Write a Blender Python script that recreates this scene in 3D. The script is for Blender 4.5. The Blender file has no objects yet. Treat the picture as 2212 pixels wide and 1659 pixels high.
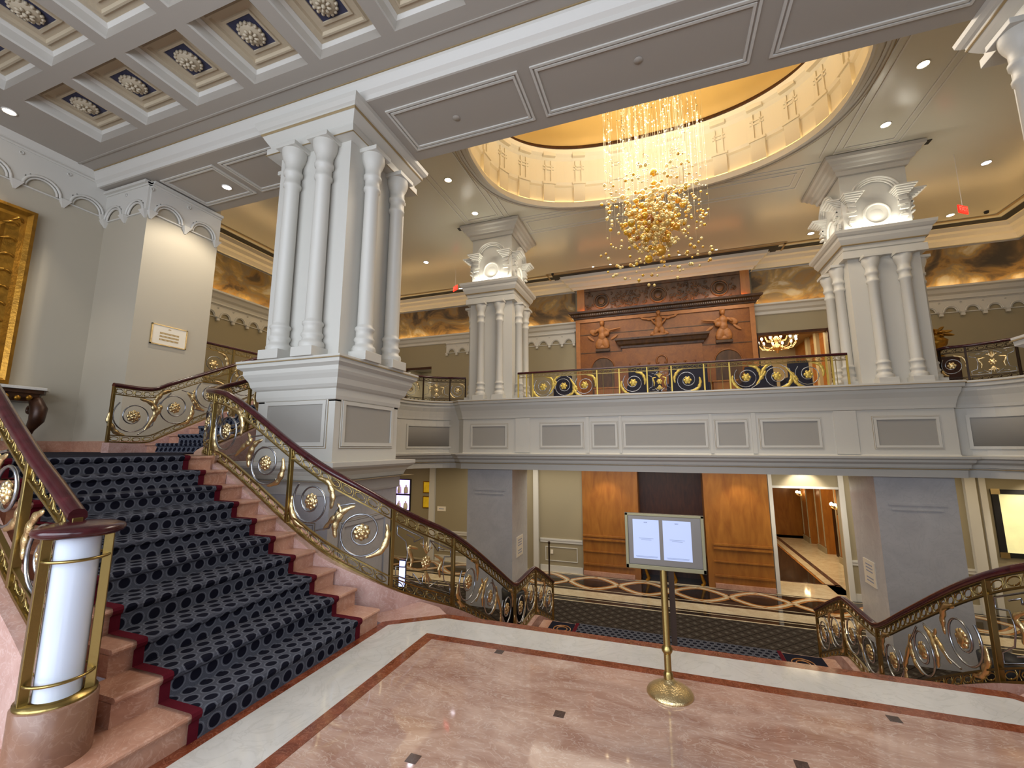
import bpy, math, random
from math import sin, cos, pi, radians, hypot, sqrt, floor
from mathutils import Vector, Matrix
random.seed(7)
C = bpy.context.scene
COL = C.collection
# ------------------------------------------------------------------ camera, world, big lights, exposure
FPX = 920.0
cd = bpy.data.cameras.new('camera'); cam = bpy.data.objects.new('camera', cd); COL.objects.link(cam)
cd.sensor_fit = 'HORIZONTAL'; cd.sensor_width = 36.0; cd.lens = 36.0*FPX/2212.0; cd.clip_start = .05; cd.clip_end = 200
yaw, pit, rol = radians(-19.49), radians(8.47), radians(0.03)
fw = Vector((sin(yaw)*cos(pit), cos(yaw)*cos(pit), sin(pit))); rt = Vector((cos(yaw), -sin(yaw), 0)); up = rt.cross(fw)
rt2 = rt*cos(rol)+up*sin(rol); up2 = rt2.cross(fw)
m = Matrix((rt2, up2, -fw)).transposed().to_4x4(); m.translation = (0, 0, 1.65); cam.matrix_world = m
C.camera = cam
w = bpy.data.worlds.new('world'); C.world = w; w.use_nodes = True
w.node_tree.nodes['Background'].inputs[0].default_value = (.62, .72, .9, 1)
w.node_tree.nodes['Background'].inputs[1].default_value = .25
C.view_settings.view_transform = 'Standard'; C.view_settings.look = 'None'; C.view_settings.gamma = 1
C.view_settings.use_curve_mapping = False; C.view_settings.exposure = 0.8

def light(kind, name, loc, power, col, size=.3, size_y=None, aim=None, spot=None, blend=.6, spread=None):
    d = bpy.data.lights.new(name, kind); d.energy = power; d.color = col
    if kind == 'AREA':
        d.size = size
        if size_y: d.shape = 'RECTANGLE'; d.size_y = size_y
        if spread: d.spread = radians(spread)
    elif kind == 'SPOT':
        d.spot_size = radians(spot or 60); d.spot_blend = blend; d.shadow_soft_size = size
    else: d.shadow_soft_size = size
    o = bpy.data.objects.new(name, d); COL.objects.link(o); o.location = loc
    if aim is not None:
        o.rotation_euler = (Vector(aim)-Vector(loc)).to_track_quat('-Z', 'Y').to_euler()
    return o
DAY = (.80, .88, 1.0); WARM = (1.0, .78, .48); WARM2 = (1.0, .66, .32); NEUT = (1.0, .90, .74)
# daylight from the tall entrance windows behind the viewer
light('AREA', 'window_daylight', (-3.2, -3.6, 3.1), 480, DAY, 9, 4.6, aim=(-3.4, 8, 2.6))
light('AREA', 'window_daylight', (5.5, -3.6, 3.1), 110, DAY, 5, 4.6, aim=(4, 8, 2.6))
# ambient bounce of the lobby and mezzanine downlights
light('AREA', 'atrium_downlight_wash', (0, 9.3, 8.8), 260, (1, .92, .8), 6, 3.5, aim=(0, 9.3, 0))
light('AREA', 'mezzanine_wash', (0, 15.2, 8.8), 95, NEUT, 14, 2.0, aim=(0, 15.2, 0))
light('AREA', 'mezzanine_wash', (-11.2, 11.5, 8.8), 75, WARM, 5, 9, aim=(-11.2, 11.5, 0))
light('AREA', 'mezzanine_wash', (9.3, 12, 8.8), 40, WARM, 3, 8, aim=(9.3, 12, 0))
light('AREA', 'lobby_wash', (0, 15.0, .93), 150, NEUT, 15, 2.2, aim=(0, 15.2, -3))
light('AREA', 'lobby_wash', (-9.6, 11, .93), 90, WARM, 3.5, 8, aim=(-9.6, 11, -3))
light('AREA', 'lobby_wash', (9.4, 12, .93), 70, WARM, 3.2, 8, aim=(9.4, 12, -3))

# ------------------------------------------------------------------ materials
def new_mat(name):
    m = bpy.data.materials.new(name); m.use_nodes = True
    nt = m.node_tree; return m, nt, nt.nodes['Principled BSDF']
def rgb(h):
    h = h.lstrip('#'); c = [int(h[i:i+2], 16)/255 for i in (0, 2, 4)]
    return tuple([(x/12.92 if x <= .04045 else ((x+.055)/1.055)**2.4) for x in c])+(1,)
def plain(name, col, rough=.6, metal=0, spec=.5, emis=0, emcol=None, bump=0, bscale=60, var=0, vscale=3, trans=0, coat=0):
    m, nt, b = new_mat(name)
    c = rgb(col) if isinstance(col, str) else col
    b.inputs['Base Color'].default_value = c; b.inputs['Roughness'].default_value = rough
    b.inputs['Metallic'].default_value = metal; b.inputs['Specular IOR Level'].default_value = spec
    b.inputs['Transmission Weight'].default_value = trans; b.inputs['Coat Weight'].default_value = coat
    if emis:
        b.inputs['Emission Color'].default_value = rgb(emcol) if isinstance(emcol, str) else (emcol or c)
        b.inputs['Emission Strength'].default_value = emis
    if var or bump:
        tc = nt.nodes.new('ShaderNodeTexCoord')
    if var:
        n = nt.nodes.new('ShaderNodeTexNoise'); n.inputs['Scale'].default_value = vscale; n.inputs['Detail'].default_value = 5
        nt.links.new(tc.outputs['Object'], n.inputs['Vector'])
        r = nt.nodes.new('ShaderNodeValToRGB'); r.color_ramp.elements[0].position = .3; r.color_ramp.elements[1].position = .7
        r.color_ramp.elements[0].color = tuple(x*(1-var) for x in c[:3])+(1,); r.color_ramp.elements[1].color = tuple(min(1, x*(1+var)) for x in c[:3])+(1,)
        nt.links.new(n.outputs['Fac'], r.inputs['Fac']); nt.links.new(r.outputs['Color'], b.inputs['Base Color'])
    if bump:
        n2 = nt.nodes.new('ShaderNodeTexNoise'); n2.inputs['Scale'].default_value = bscale; n2.inputs['Detail'].default_value = 3
        nt.links.new(tc.outputs['Object'], n2.inputs['Vector'])
        bp = nt.nodes.new('ShaderNodeBump'); bp.inputs['Strength'].default_value = bump; bp.inputs['Distance'].default_value = .01
        nt.links.new(n2.outputs['Fac'], bp.inputs['Height']); nt.links.new(bp.outputs['Normal'], b.inputs['Normal'])
    return m
def marble(name, c1, c2, c3, rough=.08, scale=1.4, vein=6, stretch=(1, 1, 1), rot=0, coat=0):
    m, nt, b = new_mat(name); b.inputs['Roughness'].default_value = rough; b.inputs['Coat Weight'].default_value = coat
    tc = nt.nodes.new('ShaderNodeTexCoord'); mp = nt.nodes.new('ShaderNodeMapping')
    mp.inputs['Scale'].default_value = stretch; mp.inputs['Rotation'].default_value = (0, 0, rot)
    nt.links.new(tc.outputs['Object'], mp.inputs['Vector'])
    n = nt.nodes.new('ShaderNodeTexNoise'); n.inputs['Scale'].default_value = scale; n.inputs['Detail'].default_value = 10
    n.inputs['Roughness'].default_value = .65; n.inputs['Distortion'].default_value = 1.2
    nt.links.new(mp.outputs['Vector'], n.inputs['Vector'])
    n2 = nt.nodes.new('ShaderNodeTexNoise'); n2.inputs['Scale'].default_value = vein; n2.inputs['Detail'].default_value = 8
    n2.inputs['Distortion'].default_value = 2.5
    nt.links.new(mp.outputs['Vector'], n2.inputs['Vector'])
    r = nt.nodes.new('ShaderNodeValToRGB'); e = r.color_ramp.elements
    e[0].position = .32; e[0].color = rgb(c1); e[1].position = .68; e[1].color = rgb(c2)
    nt.links.new(n.outputs['Fac'], r.inputs['Fac'])
    r2 = nt.nodes.new('ShaderNodeValToRGB'); f = r2.color_ramp.elements
    f[0].position = .47; f[0].color = (0, 0, 0, 1); f[1].position = .5; f[1].color = (.4, .4, .4, 1)
    g = r2.color_ramp.elements.new(.53); g.color = (0, 0, 0, 1)
    nt.links.new(n2.outputs['Fac'], r2.inputs['Fac'])
    mx = nt.nodes.new('ShaderNodeMix'); mx.data_type = 'RGBA'
    nt.links.new(r2.outputs['Color'], mx.inputs[0]); nt.links.new(r.outputs['Color'], mx.inputs[6]); mx.inputs[7].default_value = rgb(c3)
    nt.links.new(mx.outputs[2], b.inputs['Base Color'])
    return m
def wood(name, c1, c2, rough=.3, scale=1.2, stretch=(6, 6, .5), emis=0):
    m, nt, b = new_mat(name); b.inputs['Roughness'].default_value = rough
    tc = nt.nodes.new('ShaderNodeTexCoord'); mp = nt.nodes.new('ShaderNodeMapping'); mp.inputs['Scale'].default_value = stretch
    nt.links.new(tc.outputs['Object'], mp.inputs['Vector'])
    n = nt.nodes.new('ShaderNodeTexNoise'); n.inputs['Scale'].default_value = scale; n.inputs['Detail'].default_value = 8; n.inputs['Distortion'].default_value = .8
    nt.links.new(mp.outputs['Vector'], n.inputs['Vector'])
    r = nt.nodes.new('ShaderNodeValToRGB'); r.color_ramp.elements[0].color = rgb(c1); r.color_ramp.elements[1].color = rgb(c2)
    r.color_ramp.elements[0].position = .3; r.color_ramp.elements[1].position = .72
    nt.links.new(n.outputs['Fac'], r.inputs['Fac']); nt.links.new(r.outputs['Color'], b.inputs['Base Color'])
    return m
class NG:
    def __init__(s, nt): s.nt = nt
    def m(s, op, a, b=None, c=None):
        n = s.nt.nodes.new('ShaderNodeMath'); n.operation = op
        for i, x in enumerate((a, b, c)):
            if x is None: continue
            if isinstance(x, (int, float)): n.inputs[i].default_value = x
            else: s.nt.links.new(x, n.inputs[i])
        return n.outputs[0]
    def mix(s, f, a, b):
        n = s.nt.nodes.new('ShaderNodeMix'); n.data_type = 'RGBA'; s.nt.links.new(f, n.inputs[0])
        for i, x in ((6, a), (7, b)):
            if isinstance(x, tuple): n.inputs[i].default_value = x
            else: s.nt.links.new(x, n.inputs[i])
        return n.outputs[2]
def uvxy(nt):
    u = nt.nodes.new('ShaderNodeUVMap'); sp = nt.nodes.new('ShaderNodeSeparateXYZ'); nt.links.new(u.outputs[0], sp.inputs[0])
    return sp.outputs[0], sp.outputs[1]
def carpet_dots():
    m, nt, b = new_mat('runner_carpet'); b.inputs['Roughness'].default_value = .95; b.inputs['Specular IOR Level'].default_value = .1
    g = NG(nt); u, v = uvxy(nt); P = .105; Q = .095
    vr = g.m('DIVIDE', v, Q); row = g.m('FLOOR', vr); par = g.m('MULTIPLY', g.m('MODULO', g.m('ABSOLUTE', row), 2.0), .5)
    du = g.m('MULTIPLY', g.m('SUBTRACT', g.m('FRACT', g.m('ADD', g.m('DIVIDE', u, P), par)), .5), P)
    dv = g.m('MULTIPLY', g.m('SUBTRACT', g.m('FRACT', vr), .5), Q)
    d = g.m('SQRT', g.m('ADD', g.m('MULTIPLY', du, du), g.m('MULTIPLY', dv, dv)))
    disc = g.m('LESS_THAN', d, .034); ring = g.m('LESS_THAN', g.m('ABSOLUTE', g.m('SUBTRACT', d, .042)), .0028)
    ns = nt.nodes.new('ShaderNodeTexNoise'); ns.inputs['Scale'].default_value = 160; nt.links.new(nt.nodes.new('ShaderNodeTexCoord').outputs['Object'], ns.inputs['Vector'])
    base = g.mix(ns.outputs['Fac'], rgb('#383a42'), rgb('#5a5c66'))
    c = g.mix(ring, base, rgb('#62656f')); c = g.mix(disc, c, rgb('#12131f'))
    nt.links.new(c, b.inputs['Base Color']); return m
def carpet_lobby():
    m, nt, b = new_mat('lobby_carpet'); b.inputs['Roughness'].default_value = .95; b.inputs['Specular IOR Level'].default_value = .1
    g = NG(nt); tc = nt.nodes.new('ShaderNodeTexCoord'); sp = nt.nodes.new('ShaderNodeSeparateXYZ'); nt.links.new(tc.outputs['Object'], sp.inputs[0])
    x, y = sp.outputs[0], sp.outputs[1]; P = .36
    a = g.m('DIVIDE', g.m('ADD', x, y), P); c_ = g.m('DIVIDE', g.m('SUBTRACT', x, y), P)
    fa = g.m('ABSOLUTE', g.m('SUBTRACT', g.m('FRACT', a), .5)); fb = g.m('ABSOLUTE', g.m('SUBTRACT', g.m('FRACT', c_), .5))
    line = g.m('LESS_THAN', g.m('MINIMUM', fa, fb), .045)
    sq = g.m('GREATER_THAN', g.m('MINIMUM', fa, fb), .36)
    c = g.mix(line, rgb('#3a332d'), rgb('#191510')); c = g.mix(sq, c, rgb('#55514a'))
    nt.links.new(c, b.inputs['Base Color']); return m
def mural():
    m, nt, b = new_mat('painted_mural'); b.inputs['Roughness'].default_value = .6
    tc = nt.nodes.new('ShaderNodeTexCoord'); mp = nt.nodes.new('ShaderNodeMapping'); mp.inputs['Scale'].default_value = (1, 1, 1.3)
    nt.links.new(tc.outputs['Object'], mp.inputs['Vector'])
    n = nt.nodes.new('ShaderNodeTexNoise'); n.inputs['Scale'].default_value = .8; n.inputs['Detail'].default_value = 5; n.inputs['Distortion'].default_value = .7; n.inputs['Roughness'].default_value = .55
    nt.links.new(mp.outputs['Vector'], n.inputs['Vector'])
    r = nt.nodes.new('ShaderNodeValToRGB'); e = r.color_ramp.elements
    e[0].position = .3; e[0].color = rgb('#241d12'); e[1].position = .75; e[1].color = rgb('#b3a98c')
    for p, c in ((.40, '#4a3a22'), (.47, '#7a5f2e'), (.53, '#6e6048'), (.59, '#8c7440'), (.66, '#a39a86')):
        k = e.new(p); k.color = rgb(c)
    nt.links.new(n.outputs['Fac'], r.inputs['Fac']); nt.links.new(r.outputs['Color'], b.inputs['Base Color']); return m
M = {}
M['paint'] = plain('white_painted_plaster', '#c6c3ba', .45, bump=.02)
M['paint2'] = plain('soft_white_paint', '#cbc8c0', .4)
M['panel'] = plain('grey_panel_paint', '#9d9991', .55)
M['taupe'] = plain('taupe_ceiling_paint', '#a59e94', .6)
M['taupe_wall'] = plain('beige_grey_wall_paint', '#b3aa98', .7, bump=.03, bscale=90)
M['cream_wall'] = plain('cream_wall_paint', '#968b70', .6)
M['ceil'] = plain('ceiling_cream_gloss_paint', '#cdcabb', .22)
M['coffer'] = plain('beige_coffer_paint', '#b9ab92', .6, bump=.15, bscale=40)
M['blue'] = plain('slate_blue_coffer_ground', '#34364f', .7, var=.25, vscale=14)
M['plaster_orn'] = plain('ivory_plaster_ornament', '#b8ab93', .55)
M['goldline'] = plain('dull_gold_paint_line', '#97825c', .5)
M['domegold'] = plain('gold_leaf_dome', '#cda860', .5, metal=.2, bump=.1, bscale=4, var=.08, vscale=.7)
M['domewall'] = plain('warm_white_dome_wall', '#dcd4bf', .5)
M['pink'] = marble('pink_marble', '#98705f', '#c6a897', '#dccbbd', .06, 1.6, 5, (1, 2.4, 1), .5, coat=.4)
M['pinkstep'] = marble('rose_step_marble', '#a0705a', '#c4967e', '#d8b6a4', .28, 2.2, 7)
M['pinkwall'] = marble('rose_curb_marble', '#ae867a', '#cba89d', '#dcc4bc', .25, 2.2, 7)
M['white_m'] = marble('white_marble', '#bdb9b2', '#d2cfc9', '#b0aca5', .09, 1.3, 3)
M['brown_m'] = marble('red_brown_marble', '#5e2c1a', '#8c4a30', '#b4765a', .12, 7, 11)
M['dark_m'] = marble('dark_tile_marble', '#3a2b28', '#54413c', '#6b5a55', .12, 7, 11)
M['black_m'] = marble('polished_black_marble', '#17120f', '#2b211b', '#54453a', .07, 2, 5)
M['cream_m'] = marble('cream_marble', '#b9a88a', '#d2c5a8', '#a08c6c', .07, 2, 5)
M['ochre_m'] = marble('ochre_marble', '#8a5424', '#b07a44', '#c79660', .1, 5, 8)
M['marblewall'] = marble('grey_white_wall_marble', '#b0b0b2', '#bfbfc0', '#a9a9ab', .2, 1.4, 2.4)
M['rail'] = wood('dark_mahogany', '#300d12', '#481a1e', .2, 2, (5, 5, 5))
M['brass'] = plain('aged_brass', '#9c8753', .3, metal=1, bump=.08, bscale=60)
M['gold'] = plain('bright_gold_leaf', '#dcc492', .3, metal=1, bump=.35, bscale=90)
M['gold2'] = plain('yellow_gilt_leaf', '#cdb35c', .45, metal=.6, bump=.2, bscale=60)
M['steel'] = plain('brushed_nickel', '#a9adb4', .26, metal=1)
M['dots'] = carpet_dots(); M['lobby'] = carpet_lobby()
M['newelbase'] = marble('brown_rose_newel_marble', '#745140', '#8c6853', '#a08270', .3, 2.2, 7)
M['brassdull'] = plain('dull_bronze_frame', '#7b745a', .45, metal=.8)
M['red'] = plain('burgundy_carpet_edge', '#561420', .95, spec=.1, bump=.3, bscale=300)
M['navy'] = plain('navy_carpet', '#1a1b28', .95, spec=.1, bump=.3, bscale=200)
M['mural'] = mural()
M['woodL'] = wood('honey_figured_wood_panel', '#85501c', '#a26a2a', .32, 1.0, (5, 5, 1.2))
M['woodD'] = wood('dark_walnut_door', '#2e150a', '#4a2612', .35, 2, (5, 5, 1))
M['woodC'] = wood('carved_chestnut', '#35200e', '#57391c', .4, 2, (3, 3, 1))
M['stoneO'] = marble('orange_chimney_marble', '#67350a', '#814b12', '#935f22', .35, 3, 9)
M['reliefO'] = plain('carved_terracotta_relief', '#9a6230', .5, var=.15, vscale=6)
M['white_em'] = plain('lit_white_screen', '#dfe6ff', .4, emis=1.2, emcol='#b9ccff')
M['frame_grey'] = plain('grey_metal_frame', '#6c6660', .35, metal=.8)
M['alabaster'] = plain('frosted_white_glass', '#cdd6e6', .12, coat=.5)
M['lamp'] = plain('lit_lamp', '#fff1d8', .4, emis=14, emcol='#ffe2b0')
M['lampW'] = plain('lit_white_lamp', '#ffffff', .4, emis=14, emcol='#f6efff')
M['strip'] = plain('lit_cove_strip', '#fff0c8', .4, emis=5, emcol='#ffd79a')
M['strip2'] = plain('lit_shelf_cove_strip', '#fff0c8', .4, emis=13, emcol='#ffd08a')
M['exitred'] = plain('lit_red_sign', '#c81010', .4, emis=1.6, emcol='#ff1408')
M['black'] = plain('matte_black', '#0d0c10', .5)
M['trimring'] = plain('white_trim_ring', '#d8d4cc', .4)
M['iron'] = plain('dark_bronze', '#2c1e14', .4, metal=.7)
M['ink'] = plain('printed_grey_ink', '#8a93ad', .6)
M['goldink'] = plain('printed_gold_ink', '#a98a4a', .5)
M['plate'] = plain('ivory_plate', '#e6ddcb', .35)
M['glassA'] = plain('amber_glass', '#e2a93c', .08, metal=.35, trans=.2, coat=.4)
M['glassC'] = plain('champagne_glass', '#eccf82', .08, metal=.3, trans=.3, coat=.4)
M['glassY'] = plain('yellow_gold_glass', '#e6b230', .08, metal=.4, trans=.15, coat=.4)
M['glassB'] = plain('burnt_orange_glass', '#b06a22', .05, trans=.3, coat=.4)
M['wire'] = plain('thin_steel_wire', '#b9ab88', .3, metal=.6)
M['sofa'] = plain('navy_velvet', '#14172c', .8)
M['gilt'] = plain('antique_gilt_wood', '#9a6d22', .36, metal=.75, bump=.5, bscale=25, var=.25, vscale=8)
M['mirror'] = plain('silvered_mirror', '#cfd6dc', .03, metal=1)
M['consol'] = plain('carved_dark_gilt', '#3c2212', .4, metal=.3, var=.3, vscale=10)
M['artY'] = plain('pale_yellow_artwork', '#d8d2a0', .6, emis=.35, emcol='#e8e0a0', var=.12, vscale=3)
M['bottleglow'] = plain('lit_lilac_display', '#c9b8f0', .4, emis=2.2, emcol='#b79cff', var=.2, vscale=3)
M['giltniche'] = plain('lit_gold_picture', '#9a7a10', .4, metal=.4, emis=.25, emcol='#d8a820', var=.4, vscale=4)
M['winframe'] = plain('bronze_window_frame', '#3b3129', .4, metal=.6)

# ------------------------------------------------------------------ mesh builder
class MB:
    def __init__(s): s.v = []; s.f = []; s.s = []; s.uv = {}
    def add(s, v, f, smooth=False):
        o = len(s.v); s.v += [tuple(p) for p in v]; s.f += [tuple(i+o for i in q) for q in f]; s.s += [smooth]*len(f); return s
    def box(s, x0, x1, y0, y1, z0, z1):
        return s.add([(x, y, z) for z in (z0, z1) for y in (y0, y1) for x in (x0, x1)],
                     [(0, 2, 3, 1), (4, 5, 7, 6), (0, 1, 5, 4), (2, 6, 7, 3), (0, 4, 6, 2), (1, 3, 7, 5)])
    def obox(s, c, ax, ay, az):
        c, ax, ay, az = map(Vector, (c, ax, ay, az)); v = [c+i*ax+j*ay+k*az for k in (-1, 1) for j in (-1, 1) for i in (-1, 1)]
        return s.add(v, [(0, 2, 3, 1), (4, 5, 7, 6), (0, 1, 5, 4), (2, 6, 7, 3), (0, 4, 6, 2), (1, 3, 7, 5)])
    def prism(s, poly, z0, z1):
        n = len(poly); v = [(x, y, z0) for x, y in poly]+[(x, y, z1) for x, y in poly]
        return s.add(v, [tuple(range(n-1, -1, -1)), tuple(range(n, 2*n))]+[(i, (i+1) % n, n+(i+1) % n, n+i) for i in range(n)])
    def lathe(s, prof, c=(0, 0, 0), n=20, smooth=True, sx=1, sy=1):
        v = []; f = []; m = len(prof)
        for i in range(n):
            a = 2*pi*i/n
            for r, z in prof: v.append((c[0]+r*cos(a)*sx, c[1]+r*sin(a)*sy, c[2]+z))
        for i in range(n):
            j = (i+1) % n
            for k in range(m-1): f.append((i*m+k, j*m+k, j*m+k+1, i*m+k+1))
        s.add(v, f, smooth)
        if prof[0][0] > 1e-6: s.add([v[i*m] for i in range(n)], [tuple(range(n-1, -1, -1))])
        if prof[-1][0] > 1e-6: s.add([v[i*m+m-1] for i in range(n)], [tuple(range(n))])
        return s
    def ball(s, c, r, n=8, sx=1, sy=1, sz=1, M3=None):
        v = []; f = []; h = max(3, n//2)
        for k in range(h+1):
            t = pi*k/h
            for i in range(n):
                a = 2*pi*i/n; p = Vector((r*sx*sin(t)*cos(a), r*sy*sin(t)*sin(a), r*sz*cos(t)))
                if M3: p = M3 @ p
                v.append((c[0]+p[0], c[1]+p[1], c[2]+p[2]))
        for k in range(h):
            for i in range(n):
                j = (i+1) % n; f.append((k*n+i, (k+1)*n+i, (k+1)*n+j, k*n+j))
        return s.add(v, f, True)
    def tube(s, pts, r, n=6, closed=False, flat=None):
        P = [Vector(p) for p in pts]; N = len(P); v = []; f = []; prev = None
        rr = r if isinstance(r, (list, tuple)) else [r]*N
        for i in range(N):
            if closed: t = P[(i+1) % N]-P[i-1]
            else: t = P[min(i+1, N-1)]-P[max(i-1, 0)]
            if t.length < 1e-9: t = Vector((0, 0, 1))
            t.normalize()
            if flat is not None: a = Vector(flat)
            elif prev is None: a = Vector((0, 0, 1)) if abs(t.z) < .9 else Vector((1, 0, 0))
            else: a = prev
            a = (a-t*a.dot(t))
            if a.length < 1e-6: a = t.orthogonal()
            a.normalize(); b = t.cross(a); prev = a
            k = .45 if flat is not None else 1
            for j in range(n):
                q = 2*pi*j/n; v.append(P[i]+a*(cos(q)*rr[i]*k)+b*(sin(q)*rr[i]))
        for i in range(N if closed else N-1):
            i2 = (i+1) % N
            for j in range(n): f.append((i*n+j, i*n+(j+1) % n, i2*n+(j+1) % n, i2*n+j))
        s.add(v, f, True)
        if not closed:
            s.add([v[j] for j in range(n)], [tuple(range(n-1, -1, -1))]); s.add([v[(N-1)*n+j] for j in range(n)], [tuple(range(n))])
        return s
    def sweep(s, prof, path, closed=False, smooth=False, cap=True):
        """prof: (d,z) pairs, d to the RIGHT of travel; path: (x,y[,z])"""
        P = [Vector((p[0], p[1])) for p in path]; Z = [(p[2] if len(p) > 2 else 0) for p in path]; N = len(P); m = len(prof); v = []
        for i in range(N):
            a = (P[i]-P[i-1]) if (i > 0 or closed) else (P[1]-P[0]); b = (P[(i+1) % N]-P[i]) if (i < N-1 or closed) else (P[-1]-P[-2])
            a.normalize(); b.normalize(); na = Vector((a.y, -a.x)); nb = Vector((b.y, -b.x)); q = na+nb
            if q.length < 1e-6: q = na
            q.normalize(); k = 1/max(.3, q.dot(na))
            for d, z in prof: v.append((P[i].x+q.x*d*k, P[i].y+q.y*d*k, Z[i]+z))
        f = []
        for i in range(N if closed else N-1):
            i2 = (i+1) % N
            for j in range(m-1): f.append((i*m+j, i2*m+j, i2*m+j+1, i*m+j+1))
        s.add(v, f, smooth)
        if cap and not closed:
            s.add(v[:m], [tuple(range(m))]); s.add(v[-m:], [tuple(range(m-1, -1, -1))])
        return s
    def build(s, name, mat, parent=None, bevel=0, **kw):
        me = bpy.data.meshes.new(name); me.from_pydata([tuple(p) for p in s.v], [], s.f)
        me.polygons.foreach_set('use_smooth', s.s); me.materials.append(M[mat] if isinstance(mat, str) else mat)
        if s.uv:
            l = me.uv_layers.new(name='UVMap')
            for lp in me.loops: l.data[lp.index].uv = s.uv.get(lp.vertex_index, (0, 0))
        me.update(); o = bpy.data.objects.new(name, me); COL.objects.link(o)
        if parent: o.parent = parent; o.matrix_parent_inverse = parent.matrix_world.inverted()
        if bevel:
            b = o.modifiers.new('bevel', 'BEVEL'); b.width = bevel; b.segments = 2; b.limit_method = 'ANGLE'
        for k, x in kw.items(): o[k] = x
        return o
def thing(name, loc, label, cat, group=None):
    o = bpy.data.objects.new(name, None); COL.objects.link(o); o.location = loc; o.empty_display_size = .1
    o.matrix_world = Matrix.Translation(Vector(loc)); o['label'] = label; o['category'] = cat
    if group: o['group'] = group
    return o
def tag(o, label, cat, group=None):
    o['label'] = label; o['category'] = cat
    if group: o['group'] = group
    return o
def struct(name, mb, mat, **k): return mb.build(name, mat, kind='structure', **k)
def dup(root, dx, label, group=None):
    r = root.copy(); COL.objects.link(r); r.location = Vector(root.location)+Vector(dx); r['label'] = label
    if group: r['group'] = group
    inv = r.matrix_parent_inverse
    def rec(a, b):
        for ch in list(a.children):
            c = ch.copy(); COL.objects.link(c); c.parent = b; c.matrix_parent_inverse = ch.matrix_parent_inverse.copy(); rec(ch, c)
    rec(root, r); return r
# ------------------------------------------------------------------ floors and inlays
def rect(x0, x1, y0, y1): return [(x0, y0), (x1, y0), (x1, y1), (x0, y1)]
def ring(mb, outer, inner, z0, z1):
    n = len(outer); v = [(x, y, z1) for x, y in outer]+[(x, y, z1) for x, y in inner]+[(x, y, z0) for x, y in outer]+[(x, y, z0) for x, y in inner]
    f = []
    for i in range(n):
        j = (i+1) % n; f += [(i, j, n+j, n+i), (2*n+i, 2*n+j, j, i), (3*n+j, 3*n+i, n+i, n+j), (2*n+j, 2*n+i, 3*n+i, 3*n+j)]
    return mb.add(v, f)
EDGE = 4.07
land = [(-2.62, 1.66), (-2.62, 3.70), (-2.13, EDGE), (2.13, EDGE+.06), (2.62, 3.76), (2.62, 1.66)]
mb = MB(); mb.prism([(-10.7, -4), (10.7, -4), (10.7, 1.66), (2.62, 1.66), (2.62, 3.76), (2.13, EDGE+.06), (-2.13, EDGE), (-2.62, 3.70), (-2.62, 1.66), (-10.7, 1.66)], -.3, 0)
struct('floor', mb, 'pink')
def inset(p, d):   # convex-ish inset of polygon (cw or ccw)
    n = len(p); A = sum(p[i][0]*p[(i+1) % n][1]-p[(i+1) % n][0]*p[i][1] for i in range(n)); sg = 1 if A > 0 else -1; o = []
    for i in range(n):
        a = Vector(p[i])-Vector(p[i-1]); b = Vector(p[(i+1) % n])-Vector(p[i]); a.normalize(); b.normalize()
        na = Vector((-a.y, a.x))*sg; nb = Vector((-b.y, b.x))*sg; q = (na+nb).normalized(); k = 1/max(.3, q.dot(na)); o.append((p[i][0]+q.x*d*k, p[i][1]+q.y*d*k))
    return o
loop = [(-2.62, -3.2), (-2.62, 3.70), (-2.13, EDGE), (2.13, EDGE+.06), (2.62, 3.76), (2.62, -3.2)]
l1 = inset(loop, .095); i2 = [(-2.09, -2.7), (-2.09, 3.3), (-2.09, 3.62), (2.09, 3.69), (2.09, 3.3), (2.09, -2.7)]
i3 = [(-1.99, -2.6), (-1.99, 3.3), (-1.99, 3.53), (1.99, 3.6), (1.99, 3.3), (1.99, -2.6)]
mb = MB(); ring(mb, loop, l1, 0, .002); ring(mb, i2, i3, 0, .002); struct('trim_1', mb, 'brown_m')
mb = MB(); ring(mb, l1, i2, 0, .002); struct('trim_2', mb, 'white_m')
# border running along the foot of the near curb on either side
for sx, nm in ((-1, 'trim_3'), (1, 'trim_4')):
    mb = MB(); mb.box(*sorted((sx*3.4, sx*10.6)), 1.08, 1.45, 0, .002); struct(nm, mb, 'white_m')
    mb = MB(); mb.box(*sorted((sx*3.4, sx*10.6)), 1.45, 1.56, 0, .002).box(*sorted((sx*3.4, sx*10.6)), .98, 1.08, 0, .002); struct(nm, mb, 'brown_m')
mb = MB()
for i in range(-3, 4):
    for j in range(-2, 6):
        for ox, oy in ((0, 0), (.65, .65)):
            x = -.70+1.3*i+ox; y = 2.87-1.28*j-oy*.985
            if -1.96 <= x <= 1.96 and -2.4 < y < 3.56: mb.box(x-.033, x+.033, y-.033, y+.033, 0, .0015)
struct('trim_5', mb, 'dark_m')
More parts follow.
